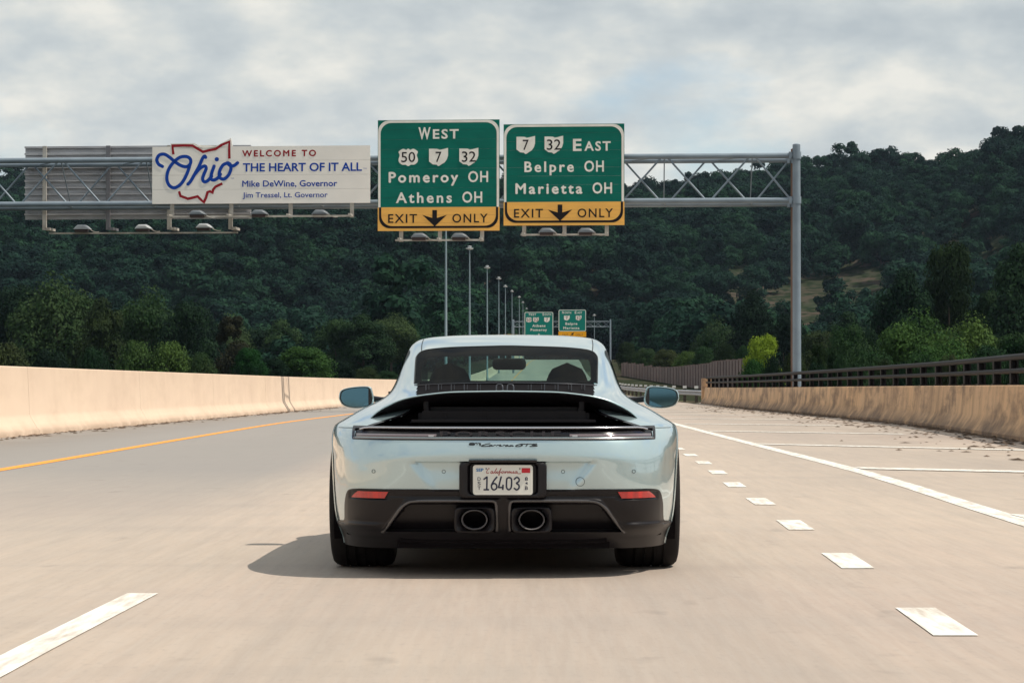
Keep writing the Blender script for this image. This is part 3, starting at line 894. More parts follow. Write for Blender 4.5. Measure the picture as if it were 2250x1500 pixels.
for i, st in enumerate((((190, 322), (152, 300), (135, 255), (160, 213), (210, 206), (262, 238), (320, 285), (375, 318), (425, 325), (458, 300), (462, 262), (440, 236), (400, 228), (350, 240), (295, 285), (250, 350), (232, 430), (250, 495), (295, 526), (345, 510), (392, 460), (430, 385), (455, 310)),
           ((607, 238), (597, 226), (575, 250), (545, 320), (500, 400), (462, 465), (436, 492)),
           ((505, 395), (550, 345), (597, 320), (612, 345), (592, 395), (578, 440), (592, 470), (625, 462), (665, 420)),
           ((688, 322), (665, 390), (658, 440), (685, 455), (725, 435), (750, 400)),
           ((825, 292), (775, 312), (742, 370), (742, 428), (780, 446), (825, 412), (850, 352), (842, 305), (815, 292)),
           ((815, 292), (845, 318), (880, 318), (915, 292)))):
    stroke2d(mb, [zc(*p) for p in st], .128, -.013 - .0008 * i, 5, dy=.0003)
x, z = zc(714, 257); mb.add([(x + .085 * math.cos(a), -.0125, z + .085 * math.sin(a)) for a in [i * math.pi / 8 for i in range(16)]], [tuple(range(16))])
mb.build('script_lettering', M['blue'], sC.o)
word(sC, 'WELCOME TO', 532, 695, 343.5, 13, M['red'], .03, 1.35)
word(sC, 'THE HEART OF IT ALL', 533, 797, 376.5, 17.5, M['blue'], .022, 1.0)
word(sC, 'Mike DeWine, Governor', 532, 742, 410, 13, M['blue'], .018, 1.0)
word(sC, 'Jim Tressel, Lt. Governor', 533, 721, 434, 11, M['blue'], .012, 1.0)
word(sC, 'TM', 800, 807, 373, 2.5, M['blue'], .0, 1.0)
word(sC, 'TM', 506, 513, 393, 2.5, M['blue'], .0, 1.0)
bracket(sC, (374, 506, 638, 774), 447, 476, [(372, 779, 477.5)])

# sign facing the other way, seen from behind
dD = gd(300, 1.9 + .55)
sD = Sign('reversed_sign', 'ribbed grey back of a large sign that faces the oncoming road', 'road sign', 50, 320, 554, 482, dD)
NPL = 11
for i in range(NPL):
    _, zt = sD.l(0, 320 + 162 * i / NPL); _, zb2 = sD.l(0, 320 + 162 * (i + 1) / NPL)
    xa, _ = sD.l(50, 0); xb, _ = sD.l(554, 0)
    mb = MB(); mb.box(((xa + xb) / 2, .08, (zt + zb2) / 2), (xb - xa, .04, zt - zb2 - .02)); mb.box(((xa + xb) / 2, -.01, zt - .025), (xb - xa, .14, .03)); mb.box(((xa + xb) / 2, -.07, zt - .055), (xb - xa, .02, .06)); mb.build('plank', M['alu_back'], sD.o)
for px in (96, 238, 374, 510):
    x, z0 = sD.l(px, 320); _, z1 = sD.l(px, 505)
    mb = MB(); mb.box((x, -.10, (z0 + z1) / 2), (.16, .10, z0 - z1)); mb.box((x + .12, .3, z1 + .04), (.22, .9, .10)); mb.build('support_beam', M['beamgrey'] if px == 238 else M['alu'], sD.o)
xa, z = sD.l(96, 510); xb, z2 = sD.l(519, 508)
mb = MB(); mb.box(((xa + xb) / 2, .62, z), (xb - xa, .07, .06)); mb.build('bracket_rail', M['alu'], sD.o)

G_L = 'floodlights under the nearest signs'
for px, py, d, lb_, pale in ((922, 521, dA - .58, 'grey floodlight under the Pomeroy sign, left of its pair', 0), (1010, 521, dA - .58, 'grey floodlight under the Pomeroy sign, right of its pair', 0),
                       (1202, 510, dB - .58, 'grey floodlight under the Belpre sign, left of its pair', 0), (1288, 510, dB - .58, 'grey floodlight under the Belpre sign, right of its pair', 0),
                       (434, 471, dC - .58, 'grey floodlight under the state outline of the welcome sign', 0), (570, 470, dC - .58, 'middle floodlight of the three under the welcome sign', 0), (704, 470, dC - .58, 'floodlight under the governor lines, last of three under the welcome sign', 0),
                       (181, 503, dD + .62, 'pale floodlight under the ribbed sign back, first from its outer end', 1), (315, 502, dD + .62, 'pale floodlight under the ribbed sign back, middle of three', 1), (449, 500, dD + .62, 'pale floodlight under the ribbed sign back, nearest the Pomeroy sign', 1)):
    sign_lamp(px, py, d, lb_, G_L, pale)

# far gantry
S2 = 450.0
pr = at(1341, 850, S2)
k2 = S2 / F
gantry('sign_gantry', 'small distant truss gantry seen just above the car roof', (pr.x, S2, GZ(S2) - .5), 17.2, at(0, 706, S2).z, at(0, 717.5, S2).z, at(0, 702, S2).z, 1.2, .13, .075, .035, 1.45, False)
def far_sign(label, x0, y0, x1, y1, ysplit):
    s = Sign('road_sign', label, 'road sign', x0, y0, x1, y1, S2 - .6)
    a, zt = s.l(x0, y0); b, zb = s.l(x1, ysplit)
    mb = MB(); mb.prism(rounded(a, zb, b, zt, .28), 0, .07); mb.build('panel', M['green2'], s.o)
    mb = MB(); ring(mb, rounded(a + .04, zb + .04, b - .04, zt - .04, .26), rounded(a + .14, zb + .14, b - .14, zt - .14, .2), -.01); mb.build('border', M['signwhite'], s.o)
    if y1 > ysplit:
        _, z1 = s.l(x0, ysplit); mb = MB(); mb.box(((a + b) / 2, .03, z1 / 2 - .01), (b - a, .07, z1 - .02)); mb.build('exit_panel', M['yellow2'], s.o)
    return s
s = far_sign('small distant green sign reading West, South, Athens, Pomeroy above the car roof', 1152, 685, 1216, 757, 757)
word(s, 'W', 1161.5, 1166, 693, 5.4, M['signwhite'], .02); word(s, 'EST', 1167, 1178, 693, 4.2, M['signwhite'], .02)
word(s, 'S', 1192, 1195.5, 693, 5.4, M['signwhite'], .02); word(s, 'OUTH', 1196.5, 1211, 693, 4.2, M['signwhite'], .02)
shield(s, 'us', 1162, 702.5, 12, 11.5, '50', 9.5, True); shield(s, 'oh', 1177.5, 702.5, 12.5, 11.5, '32', 9.5, True); shield(s, 'oh', 1202, 702.5, 12.5, 11.5, '7', 4, True)
word(s, 'Athens', 1169.5, 1198.5, 718, 5.2, M['signwhite'], .03, 1.2); word(s, 'Pomeroy', 1166, 1201.5, 727, 5.2, M['signwhite'], .03, 1.2)
arrow_down(1184, 740, 16, 12, s, M['signwhite'], math.pi)
s = far_sign('small distant green sign reading North, East, Belpre, Marietta with an orange exit strip', 1227, 680, 1288, 740, 728)
word(s, 'N', 1235, 1239, 689, 5.4, M['signwhite'], .02); word(s, 'ORTH', 1240.5, 1255, 689, 4.2, M['signwhite'], .02)
word(s, 'E', 1263, 1267, 689, 5.4, M['signwhite'], .02); word(s, 'AST', 1268.5, 1279, 689, 4.2, M['signwhite'], .02)
shield(s, 'oh', 1245.5, 698.5, 12.5, 11.5, '7', 4, True); shield(s, 'oh', 1271.5, 698.5, 12.5, 11.5, '32', 9.5, True)
word(s, 'Belpre', 1242.5, 1268.5, 713.5, 5.2, M['signwhite'], .03, 1.2); word(s, 'Marietta', 1238, 1273, 723, 5.2, M['signwhite'], .03, 1.2)
word(s, 'EXIT', 1236, 1248.5, 737.5, 5, M['red_num'], .0, 1.1); word(s, 'ONLY', 1265, 1281, 737.5, 5, M['red_num'], .0, 1.1)
arrow_down(1257.5, 734, 11, 6.5, s, M['signblack'], R(135) )

# ------------------------------------------------------------------ street lamps
def street_lamp(px, top_y, d, base_z, label):
    p = at(px, top_y, d); root = tag(empty('street_lamp', (p.x, d, base_z)), label, 'street lamp', 'tall lamp masts in line beyond the gantry')
    h = p.z - base_z
    mb = MB(); mb.lathe_z([(.18, 0), (.18, .5), (.13, .55), (.105, h * .5), (.065, h - .5)], n=10); mb.build('mast', M['pole'], root, 50)
    mb = MB(); mb.lathe_z([(.06, h - .5), (.22, h - .45), (.42, h - .38), (.46, h - .33), (.40, h - .28), (.16, h - .24), (.14, h - .16), (.26, h - .12), (.24, h - .05), (.05, h), (0.001, h)], n=14); mb.build('lamp_head', M['lamp_pale'], root, 40)
M['pole'] = mat('pale_lamp_pole', (0.20, 0.265, 0.30), .5, .1)
LP = [(980, 440, 225), (1032, 540, 300), (1070.5, 583, 375), (1096, 608, 450), (1110.5, 626, 525), (1125, 637, 600), (1141, 650, 675), (1149, 662, 750), (1157, 676, 825)]
LN = ['nearest street lamp, a mast passing behind the Pomeroy sign', 'tallest street lamp with its head showing, just under the Pomeroy sign', 'third street lamp of the line from the near end', 'fourth street lamp of the line, over the car roof', 'fifth street lamp of the line, over the car roof',
      'sixth street lamp of the line, left of the small green signs', 'seventh street lamp of the line, its mast crossing the far gantry', 'eighth street lamp of the line, close beside the small green signs', 'smallest lamp head, just above the small Athens sign']
for (a, b, c), l_ in zip(LP, LN): street_lamp(a, b, c, GZ(c), l_)
street_lamp(1306, 690, 640, 1.8, 'lone small street lamp showing through the far truss')

# ------------------------------------------------------------------ trees
def crown_mesh(name, seed, w, h, zc0, nclump, nleaf, leaf, sparse=0.0):
    """leaf-sized faces in clumps spread through an uneven crown"""
    rs = np.random.RandomState(seed)
    cl = []
    for i in range(nclump):
        a = rs.uniform(0, 2 * math.pi); t = rs.uniform(-1, 1)
        rr = rs.uniform(.35, 1.0) ** .6
        prof = math.sqrt(max(0, 1 - (abs(t) ** 2.2))) * (.82 + .18 * (1 - t))
        rad = rr * prof
        cr = w * rs.uniform(.15, .32) * (1 - .35 * abs(t))
        cl.append((math.cos(a) * rad * (w / 2 - cr * .7), math.sin(a) * rad * (w / 2 - cr * .7), zc0 + t * (h / 2 - cr * .5), cr))
    cl = np.array(cl)
    idx = rs.randint(0, nclump, nleaf)
    d = rs.normal(size=(nleaf, 3)); d /= np.linalg.norm(d, axis=1)[:, None]
    flip = (d[:, 2] < -.2) & (rs.rand(nleaf) < .6); d[flip, 2] *= -1
    rad = cl[idx, 3] * (rs.uniform(.45, 1.08, nleaf))
    c = cl[idx, :3] + d * rad[:, None] * np.array([1, 1, .78])
    n = d + rs.normal(size=(nleaf, 3)) * .45 + np.array([0, 0, .35]); n /= np.linalg.norm(n, axis=1)[:, None]
    t1 = np.cross(n, rs.normal(size=(nleaf, 3))); t1 /= np.linalg.norm(t1, axis=1)[:, None]
    t2 = np.cross(n, t1)
    s = leaf * rs.uniform(.5, 1.25, nleaf)
    t1 *= s[:, None]; t2 *= (s * rs.uniform(.45, .8, nleaf))[:, None]
    V = np.stack([c - t1, c - t2 * .9, c + t1, c + t2], 1).reshape(-1, 3)
    me = bpy.data.meshes.new(name)
    me.vertices.add(len(V)); me.vertices.foreach_set('co', V.ravel())
    me.loops.add(nleaf * 4); me.loops.foreach_set('vertex_index', np.arange(nleaf * 4))
    me.polygons.add(nleaf); me.polygons.foreach_set('loop_start', np.arange(0, nleaf * 4, 4))
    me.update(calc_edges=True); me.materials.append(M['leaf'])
    return me
def trunk_mesh(name, seed, h, r, spread):
    rs = random.Random(seed); mb = MB()
    top = Vector((rs.uniform(-.3, .3), rs.uniform(-.3, .3), h * .72))
    pts = [(0, 0, -1.0), (rs.uniform(-.1, .1), 0, h * .2), (rs.uniform(-.2, .2), rs.uniform(-.2, .2), h * .45), top]
    mb.tube(catmull(pts, 4), [r * (1.25 - .95 * i / 12) for i in range(13)], 8)
    for i in range(7):
        z0 = h * rs.uniform(.28, .62); a = rs.uniform(0, 6.28); L = spread * rs.uniform(.5, .85)
        p0 = Vector((0, 0, z0)); p2 = Vector((math.cos(a) * L, math.sin(a) * L, z0 + L * rs.uniform(.5, 1.1))); p1 = p0.lerp(p2, .5) + Vector((0, 0, -L * .08))
        mb.tube([p0, p1, p2], [r * .45, r * .3, r * .1], 5)
    me = bpy.data.meshes.new(name); me.from_pydata(mb.v, [], mb.f); me.update(); me.materials.append(M['bark']); return me
# unit trees: crown width 1-ish scaled at placement; built about 10 m tall
VAR = []
for i, (w, h, zc0, nc) in enumerate(((8.2, 8.0, 6.0, 34), (7.0, 8.6, 5.7, 30), (9.0, 7.0, 6.2, 38), (6.0, 9.0, 5.6, 26), (8.6, 7.6, 4.6, 36))):
    VAR.append((crown_mesh('crown', 100 + i, w, h, zc0, nc, 18000, .155), trunk_mesh('trunk', 200 + i, 9.5, .20, 3.2), w, zc0 + h / 2))
def tree(var, px, topy, wpx, d, tone, label, name='broadleaf_tree', cat='tree', group=None, rz=None, zb=None):
    cm, tm, w, hh = VAR[var]
    p = at(px, topy, d)
    base = terrain(p.x, d) - .3 if zb is None else zb
    H = p.z - base
    sx = (wpx * d / F) / w; sz = H / hh
    root = tag(empty(name, (p.x, d, base)), label, cat, group)
    root.rotation_euler.z = rnd.uniform(0, 6.28) if rz is None else rz
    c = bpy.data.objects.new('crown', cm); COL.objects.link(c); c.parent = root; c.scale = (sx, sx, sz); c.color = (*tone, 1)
    t = bpy.data.objects.new('trunk', tm); COL.objects.link(t); t.parent = root; t.scale = (sx, sx, sz)
    return root
DK = (0.015, 0.034, 0.022); MD = (0.017, 0.043, 0.022); OL = (0.023, 0.039, 0.019); BR = (0.026, 0.072, 0.024); LT = (0.042, 0.086, 0.034); YG = (0.095, 0.19, 0.024); BN = (0.030, 0.032, 0.024)
GL = 'trees beyond the tall pale barrier'; GRT = 'trees beyond the black railing'
LEFT = [
 (0, 35, 628, 190, 330, DK, 'dark broad tree at the far outer end of the row beyond the pale barrier'),
 (2, 135, 612, 240, 320, MD, 'tallest rounded tree rising above the pale barrier'),
 (1, 225, 662, 130, 300, OL, 'narrow olive tree on the flank of the tallest rounded tree'),
 (2, 318, 640, 180, 310, MD, 'round-topped tree above the pale green bush'),
 (0, 408, 664, 150, 300, DK, 'dark tree touching the round-topped tree beyond the pale barrier'),
 (4, 10, 755, 150, 235, OL, 'low olive shrub at the outer end of the pale barrier'),
 (4, 110, 770, 130, 230, DK, 'low dark shrub below the tallest rounded tree'),
 (4, 205, 765, 110, 230, MD, 'low mid-green shrub beside the pale green bush'),
 (4, 298, 750, 110, 225, LT, 'pale green bush showing over the barrier, the palest of them'),
 (4, 375, 752, 120, 225, BR, 'bright green bush next to the pale green bush'),
 (4, 445, 775, 80, 225, MD, 'small green bush below the brownish narrow tree'),
 (3, 508, 690, 105, 250, BN, 'narrow brownish tree standing over the pale barrier'),
 (4, 548, 765, 90, 228, BR, 'bright bush between the brownish tree and the round bush'),
 (4, 600, 788, 90, 232, MD, 'low shrub before the bright round bush'),
 (4, 668, 762, 150, 235, BR, 'bright round bush nearest the car on the barrier side'),
 (4, 745, 795, 90, 240, DK, 'dark low shrub behind the bright round bush'),
 (4, 800, 808, 90, 250, OL, 'olive shrub by the wing mirror beyond the pale barrier'),
 (4, 850, 815, 70, 260, MD, 'last low shrub visible before the car body'),
]
for v, px, ty, w, d, tone, lab in LEFT:
    tree(v, px, ty, w, d, tone, lab, 'shrub' if ty > 740 else 'broadleaf_tree', 'shrub' if ty > 740 else 'tree', GL)
RIGHT = [
 (0, 1678, 737, 118, 190, YG, 'vivid yellow-green young tree beside the gantry post', -4),
 (4, 1655, 790, 90, 188, BR, 'bright green shrub at the foot of the vivid yellow-green tree', -3),
 (4, 1745, 775, 80, 200, OL, 'olive shrub behind the foot of the gantry post', -4),
 (3, 1800, 752, 70, 175, OL, 'slim pale olive shrub just right of the gantry post', -4),
 (0, 1862, 715, 150, 215, MD, 'mid-green tree between the gantry post and the tall trees', -5),
 (2, 2010, 688, 200, 200, BR, 'broad bright green tree below the bare-trunked tall tree', -5),
 (2, 2135, 700, 200, 195, BR, 'second broad bright green tree, behind the railing near the edge', -5),
 (0, 2235, 735, 170, 185, MD, 'mid-green tree behind the railing at the edge of the view', -5),
 (1, 1985, 598, 170, 290, MD, 'tall pointed green tree before the hillside clearing', -6),
 (0, 2088, 535, 165, 300, OL, 'tall olive tree with visible fork and bare trunk', -6),
 (1, 2235, 545, 170, 290, DK, 'tall dark tree cut by the edge of the view', -6),
 (0, 2170, 640, 130, 300, DK, 'dark tree filling the gap between the two tall trees', -6),
 (1, 1650, 645, 120, 380, DK, 'dark rounded tree left of the gantry post foot', -6),
 (0, 1725, 690, 130, 360, DK, 'dark tree behind the gantry post', -6),
 (2, 1580, 700, 130, 400, DK, 'dark tree behind the tall end of the noise wall', -6),
 (1, 1915, 730, 110, 230, DK, 'dark tree behind the mid-green tree by the railing', -5),
]
for v, px, ty, w, d, tone, lab, zb in RIGHT:
    tree(v, px, ty, w, d, tone, lab, 'broadleaf_tree' if 'shrub' not in lab else 'shrub', 'shrub' if 'shrub' in lab else 'tree', GRT, zb=zb)
for v, px, ty, w, d, tone, lab in ((2, 1900, 752, 150, 190, MD, 'mid-green tree at the left foot of the broad bright trees'), (2, 2075, 742, 190, 182, BR, 'low bright tree wedged between the two broad bright trees'), (4, 2180, 762, 170, 178, MD, 'low mid-green bush in front of the second broad bright tree')):
    tree(v, px, ty, w, d, tone, lab, 'broadleaf_tree' if 'tree' in lab.split(' at')[0] else 'shrub', 'tree' if 'bush' not in lab else 'shrub', GRT, zb=-5)
LOW = [(1380, 752, 70, 445, OL, 'end'), (1420, 765, 70, 430, MD, ''), (1465, 768, 80, 415, OL, ''), (1510, 772, 70, 380, BR, ''), (1550, 762, 80, 360, MD, ''), (1598, 755, 80, 330, OL, ''), (1640, 760, 70, 290, MD, '')]
LL_ = ['olive bush behind the low far end of the noise wall', 'green bush behind the noise wall, second from the car', 'olive bush behind the lowest dip of the noise wall', 'bright bush behind the middle of the noise wall', 'green bush behind the noise wall where its steps begin', 'olive bush behind the tall steps of the noise wall', 'green bush behind the red end post of the noise wall']
for (px, ty, w, d, tone, _), lab in zip(LOW, LL_):
    tree(4, px, ty, w, d, tone, lab, 'shrub', 'shrub', 'bushes behind the noise wall', zb=GZ(d) - 2)
# low hedge-like filler behind the railing
FILL = [(1700 + 48 * i, 792 + rnd.uniform(-12, 10), 80, 150 + 8 * (i % 3), rnd.choice((OL, MD, DK, MD))) for i in range(12)]
for i, (px, ty, w, d, tone) in enumerate(FILL):
    tree(4, px, ty, w, d, tone, 'low weedy shrub growing close behind the black railing', 'shrub', 'shrub', 'weedy shrubs behind the railing', zb=-5)
FILLB = [(20 + 60 * i, 690 + rnd.uniform(-30, 30), 130, 400 + rnd.uniform(-20, 40)) for i in range(15)]
for i, (px, ty, w, d) in enumerate(FILLB):
    tree(i % 3, px, ty + 20, w, d, (DK if i % 2 else (0.026, 0.056, 0.028)), 'dark tree in the second row beyond the pale barrier', 'broadleaf_tree', 'tree', 'second row of dark trees beyond the barrier')
FILLC = [(1800 + 62 * i, 700 + rnd.uniform(-35, 30), 130, 330 + rnd.uniform(-20, 40)) for i in range(8)]
for i, (px, ty, w, d) in enumerate(FILLC):
    tree(i % 3, px, ty, w, d, (DK if i % 2 else OL), 'dark tree in the second row beyond the railing', 'broadleaf_tree', 'tree', 'second row of dark trees beyond the railing', zb=-6)

# hillside forest: one mass
def forest():
    protos = []
    for i in range(6):
        w = (12, 14, 11, 15, 10, 13)[i]; h = (11, 11, 14, 12, 16, 13)[i]
        me = crown_mesh('forest_crown', 300 + i, w, h, 4.5 + h / 2 - 3, 15, 3600, .50)
        ob = bpy.data.objects.new('forest_tree', me); protos.append(ob)
    rs = random.Random(11)
    pts = [[] for _ in protos]
    def clear(x, y):
        px = 1125 + F * x / y; z = terrain(x, y); py = 850 - F * (z - CAM_H) / y
        if 1560 < px < 1960:
            c = noise.noise(Vector((px * .013, py * .022, 3)))
            if 585 < py < 840 and abs((py - (705 - (px - 1700) * .02)) / 104) < 1 + c * .9: return rs.random() > .07
        if px > 2060 and 520 < py < 680:
            c = noise.noise(Vector((px * .013, py * .022, 8)))
            if abs((py - 595) / 52) < 1 + c * 1.3: return rs.random() > .12
        return False
    y = 430.0
    while y < 1520:
        st = 9.4 + (y - 430) * .0006
        xw = y * .36 + 60
        x = -xw + rs.uniform(0, st)
        while x < xw:
            xx, yy = x + rs.uniform(-2.6, 2.6), y + rs.uniform(-2.6, 2.6)
            x += st * rs.uniform(.8, 1.25)
            h = hillz(xx, yy)
            if h < 9.0 and yy < 900 and LW(min(yy, 850)) - 10 < xx < RW(min(yy, 850)) + (28 if yy < 480 else 16): continue
            if yy < 600 and -5 < xx < 34: continue
            if clear(xx, yy): continue
            s = rs.uniform(.7, 1.40) * (1.0 + .40 * noise.noise(Vector((xx * .02, yy * .02, 7))))
            if yy > 1380: s *= rs.uniform(.65, 1.0)
            k = rs.randrange(len(protos))
            pts[k].append((xx, yy, terrain(xx, yy) - 1.5, s, rs.uniform(0, 6.28)))
        y += st * .9
    # real merged instances through one geometry-nodes object
    me = bpy.data.meshes.new('hillside_forest')
    allp = [(p, k) for k in range(len(protos)) for p in pts[k]]
    me.from_pydata([p[:3] for p, k in allp], [], [])
    for nm, vals in (('scl', [p[3] for p, k in allp]), ('rot', [p[4] for p, k in allp])):
        a = me.attributes.new(nm, 'FLOAT', 'POINT'); a.data.foreach_set('value', vals)
    a = me.attributes.new('kind', 'INT', 'POINT'); a.data.foreach_set('value', [k for p, k in allp])
    ob = bpy.data.objects.new('hillside_forest', me); COL.objects.link(ob)
    ob.color = (0.0120, 0.0350, 0.0300, 1)
    ng = bpy.data.node_groups.new('forest', 'GeometryNodeTree')
    ng.interface.new_socket('Geometry', in_out='INPUT', socket_type='NodeSocketGeometry')
    ng.interface.new_socket('Geometry', in_out='OUTPUT', socket_type='NodeSocketGeometry')
    N, L = ng.nodes, ng.links
    gi, go = N.new('NodeGroupInput'), N.new('NodeGroupOutput')
    geoinst = N.new('GeometryNodeGeometryToInstance')
    for pr_ in reversed(protos):
        oi = N.new('GeometryNodeObjectInfo'); oi.inputs['Object'].default_value = pr_; oi.inputs['As Instance'].default_value = False
        L.new(oi.outputs['Geometry'], geoinst.inputs[0])
    m2p = N.new('GeometryNodeMeshToPoints'); L.new(gi.outputs[0], m2p.inputs[0])
    iop = N.new('GeometryNodeInstanceOnPoints'); L.new(m2p.outputs[0], iop.inputs['Points']); L.new(geoinst.outputs[0], iop.inputs['Instance'])
    iop.inputs['Pick Instance'].default_value = True
    def attr(nm, dt):
        a = N.new('GeometryNodeInputNamedAttribute'); a.data_type = dt; a.inputs['Name'].default_value = nm; return a.outputs[0]
    L.new(attr('kind', 'INT'), iop.inputs['Instance Index'])
    cb = N.new('ShaderNodeCombineXYZ'); L.new(attr('rot', 'FLOAT'), cb.inputs[2]); L.new(cb.outputs[0], iop.inputs['Rotation'])
    L.new(attr('scl', 'FLOAT'), iop.inputs['Scale'])
    L.new(iop.outputs[0], go.inputs[0])
    md = ob.modifiers.new('forest', 'NODES'); md.node_group = ng
    tag(ob, 'dense dark green forest covering the whole hillside', 'forest', None, 'stuff')
forest()

# ------------------------------------------------------------------ litter along the barriers
mb = MB()
for i in range(1500):
    y = 20 + 122 * rnd.random() ** .8
    o = abs(rnd.gauss(0, 1)) * 1.1 + .02
    if rnd.random() < .4: o = rnd.uniform(0, .35)
    x = RW(y) - o; s = rnd.uniform(.015, .075) * (1.3 if o < .5 else 1); a = rnd.uniform(0, 3.14); z = .012 + s * .25
    e = rnd.uniform(.8, 2.6)
    mb.add([(x + math.cos(a) * s * e, y + math.sin(a) * s * e * 1.6, .008), (x - math.sin(a) * s, y + math.cos(a) * s, .008), (x - math.cos(a) * s * e, y - math.sin(a) * s * e * 1.6, .008), (x + math.sin(a) * s, y - math.cos(a) * s, .008), (x, y, z)],
           [(0, 1, 4), (1, 2, 4), (2, 3, 4), (3, 0, 4)])
tag(mb.build('road_litter', M['litter']), 'dark dry leaf litter scattered at the foot of the stained parapet', 'litter', None, 'stuff')
mb = MB()
for i in range(800):
    y = 20 + 100 * rnd.random()
    o = abs(rnd.gauss(0, .3)) + .02
    x = LW(y) + o; s = rnd.uniform(.015, .06); a = rnd.uniform(0, 3.14); z = .01 + s * .3; e = rnd.uniform(.8, 2.6)
    mb.add([(x + math.cos(a) * s * e, y + math.sin(a) * s * e * 2, .008), (x - math.sin(a) * s, y + math.cos(a) * s, .008), (x - math.cos(a) * s * e, y - math.sin(a) * s * e * 2, .008), (x + math.sin(a) * s, y - math.cos(a) * s, .008), (x, y, z)],
           [(0, 1, 4), (1, 2, 4), (2, 3, 4), (3, 0, 4)])
tag(mb.build('road_litter', M['litter']), 'thin line of dark litter at the foot of the pale barrier', 'litter', None, 'stuff')


# ------------------------------------------------------------------ the car
M['paint'] = None
def car_paint():
    m = bpy.data.materials.new('pale_grey_blue_paint'); m.use_nodes = True
    nt = m.node_tree; N, L = nt.nodes, nt.links; b = N['Principled BSDF']
    b.inputs['Base Color'].default_value = (0.43, 0.565, 0.60, 1); b.inputs['Metallic'].default_value = .55
    b.inputs['Roughness'].default_value = .28; b.inputs['Specular IOR Level'].default_value = .5
    b.inputs['Coat Weight'].default_value = 1.0; b.inputs['Coat Roughness'].default_value = .015; b.inputs['Coat IOR'].default_value = 1.95
    geo = N.new('ShaderNodeNewGeometry')
    dk = N.new('ShaderNodeBsdfDiffuse'); dk.inputs[0].default_value = (.012, .011, .012, 1)
    mx = N.new('ShaderNodeMixShader'); L.new(geo.outputs['Backfacing'], mx.inputs[0]); L.new(b.outputs[0], mx.inputs[1]); L.new(dk.outputs[0], mx.inputs[2])
    L.new(mx.outputs[0], N['Material Output'].inputs[0]); return m
M['paint'] = car_paint()
M['trimblack'] = mat('satin_black_bumper', (0.008, 0.007, 0.009), .36, spec=.32)
M['gloss'] = mat('gloss_black', (0.006, 0.005, 0.007), .08, spec=.5)
M['cavity'] = mat('cavity_black', (0.004, 0.003, 0.004), .7, spec=.08)
M['cavity2'] = mat('cavity_dark_grey', (0.009, 0.008, 0.010), .5, spec=.2)
M['rubber'] = mat('tyre_rubber', (0.008, 0.007, 0.008), .8, 0, (0.014, 0.013, 0.013), 8, spec=.2)
M['chrome'] = mat('bright_light_strip', (0.55, 0.57, 0.62), .22, .85)
M['darkchrome'] = mat('dark_chrome', (0.30, 0.29, 0.30), .35, .5)
M['lens'] = mat('smoked_tail_lens', (0.16, 0.125, 0.14), .10, .35, coat=1)
M['reflector'] = mat('red_reflector', (0.55, 0.012, 0.010), .18, 0, (0.30, 0.01, 0.012), 9, (3, 1, .2), coat=1)
M['badge'] = mat('black_badge', (0.008, 0.008, 0.010), .3)
M['barletter'] = mat('dark_raised_letter', (0.035, 0.033, 0.042), .2, .3)
M['plate'] = mat('plate_white', (0.70, 0.71, 0.66), .35)
M['navy'] = mat('plate_navy', (0.008, 0.012, 0.045), .5)
M['scriptred'] = mat('plate_red', (0.33, 0.015, 0.018), .5)
M['stickblue'] = mat('sticker_blue', (0.008, 0.16, 0.42), .5)
M['stickred'] = mat('sticker_red', (0.50, 0.012, 0.025), .5)
M['seat'] = mat('black_seat', (0.010, 0.009, 0.010), .7)
M['gap'] = mat('panel_gap', (0.02, 0.025, 0.027), .8)
M['fin'] = mat('grille_fin', (0.10, 0.105, 0.12), .3, .6)
M['rim'] = mat('dark_rim', (0.05, 0.05, 0.055), .3, .9)
M['mirror'] = mat('mirror_glass', (0.10, 0.20, 0.25), .03, 1.0)
M['frit'] = mat('glass_black_border', (0.003, 0.003, 0.005), .5, spec=.0)
def glass(name, tint, base=.010, refl=.16):
    m = bpy.data.materials.new(name); m.use_nodes = True
    nt = m.node_tree; N, L = nt.nodes, nt.links; N.remove(N['Principled BSDF'])
    t = N.new('ShaderNodeBsdfTransparent'); t.inputs[0].default_value = (*tint, 1)
    g = N.new('ShaderNodeBsdfGlossy'); g.inputs['Roughness'].default_value = .02
    lw = N.new('ShaderNodeLayerWeight'); lw.inputs[0].default_value = .5
    p = N.new('ShaderNodeMath'); p.operation = 'POWER'; L.new(lw.outputs['Facing'], p.inputs[0]); p.inputs[1].default_value = 5
    k = N.new('ShaderNodeMath'); k.operation = 'MULTIPLY_ADD'; L.new(p.outputs[0], k.inputs[0]); k.inputs[1].default_value = refl; k.inputs[2].default_value = base
    mx = N.new('ShaderNodeMixShader'); L.new(k.outputs[0], mx.inputs[0]); L.new(t.outputs[0], mx.inputs[1]); L.new(g.outputs[0], mx.inputs[2])
    L.new(mx.outputs[0], N['Material Output'].inputs[0]); return m
M['rearglass'] = glass('tinted_rear_glass', (.34, .52, .51))
M['frontglass'] = glass('windscreen_glass', (.78, .92, .88))
M['sideglass'] = glass('dark_side_glass', (.12, .15, .15), .08)

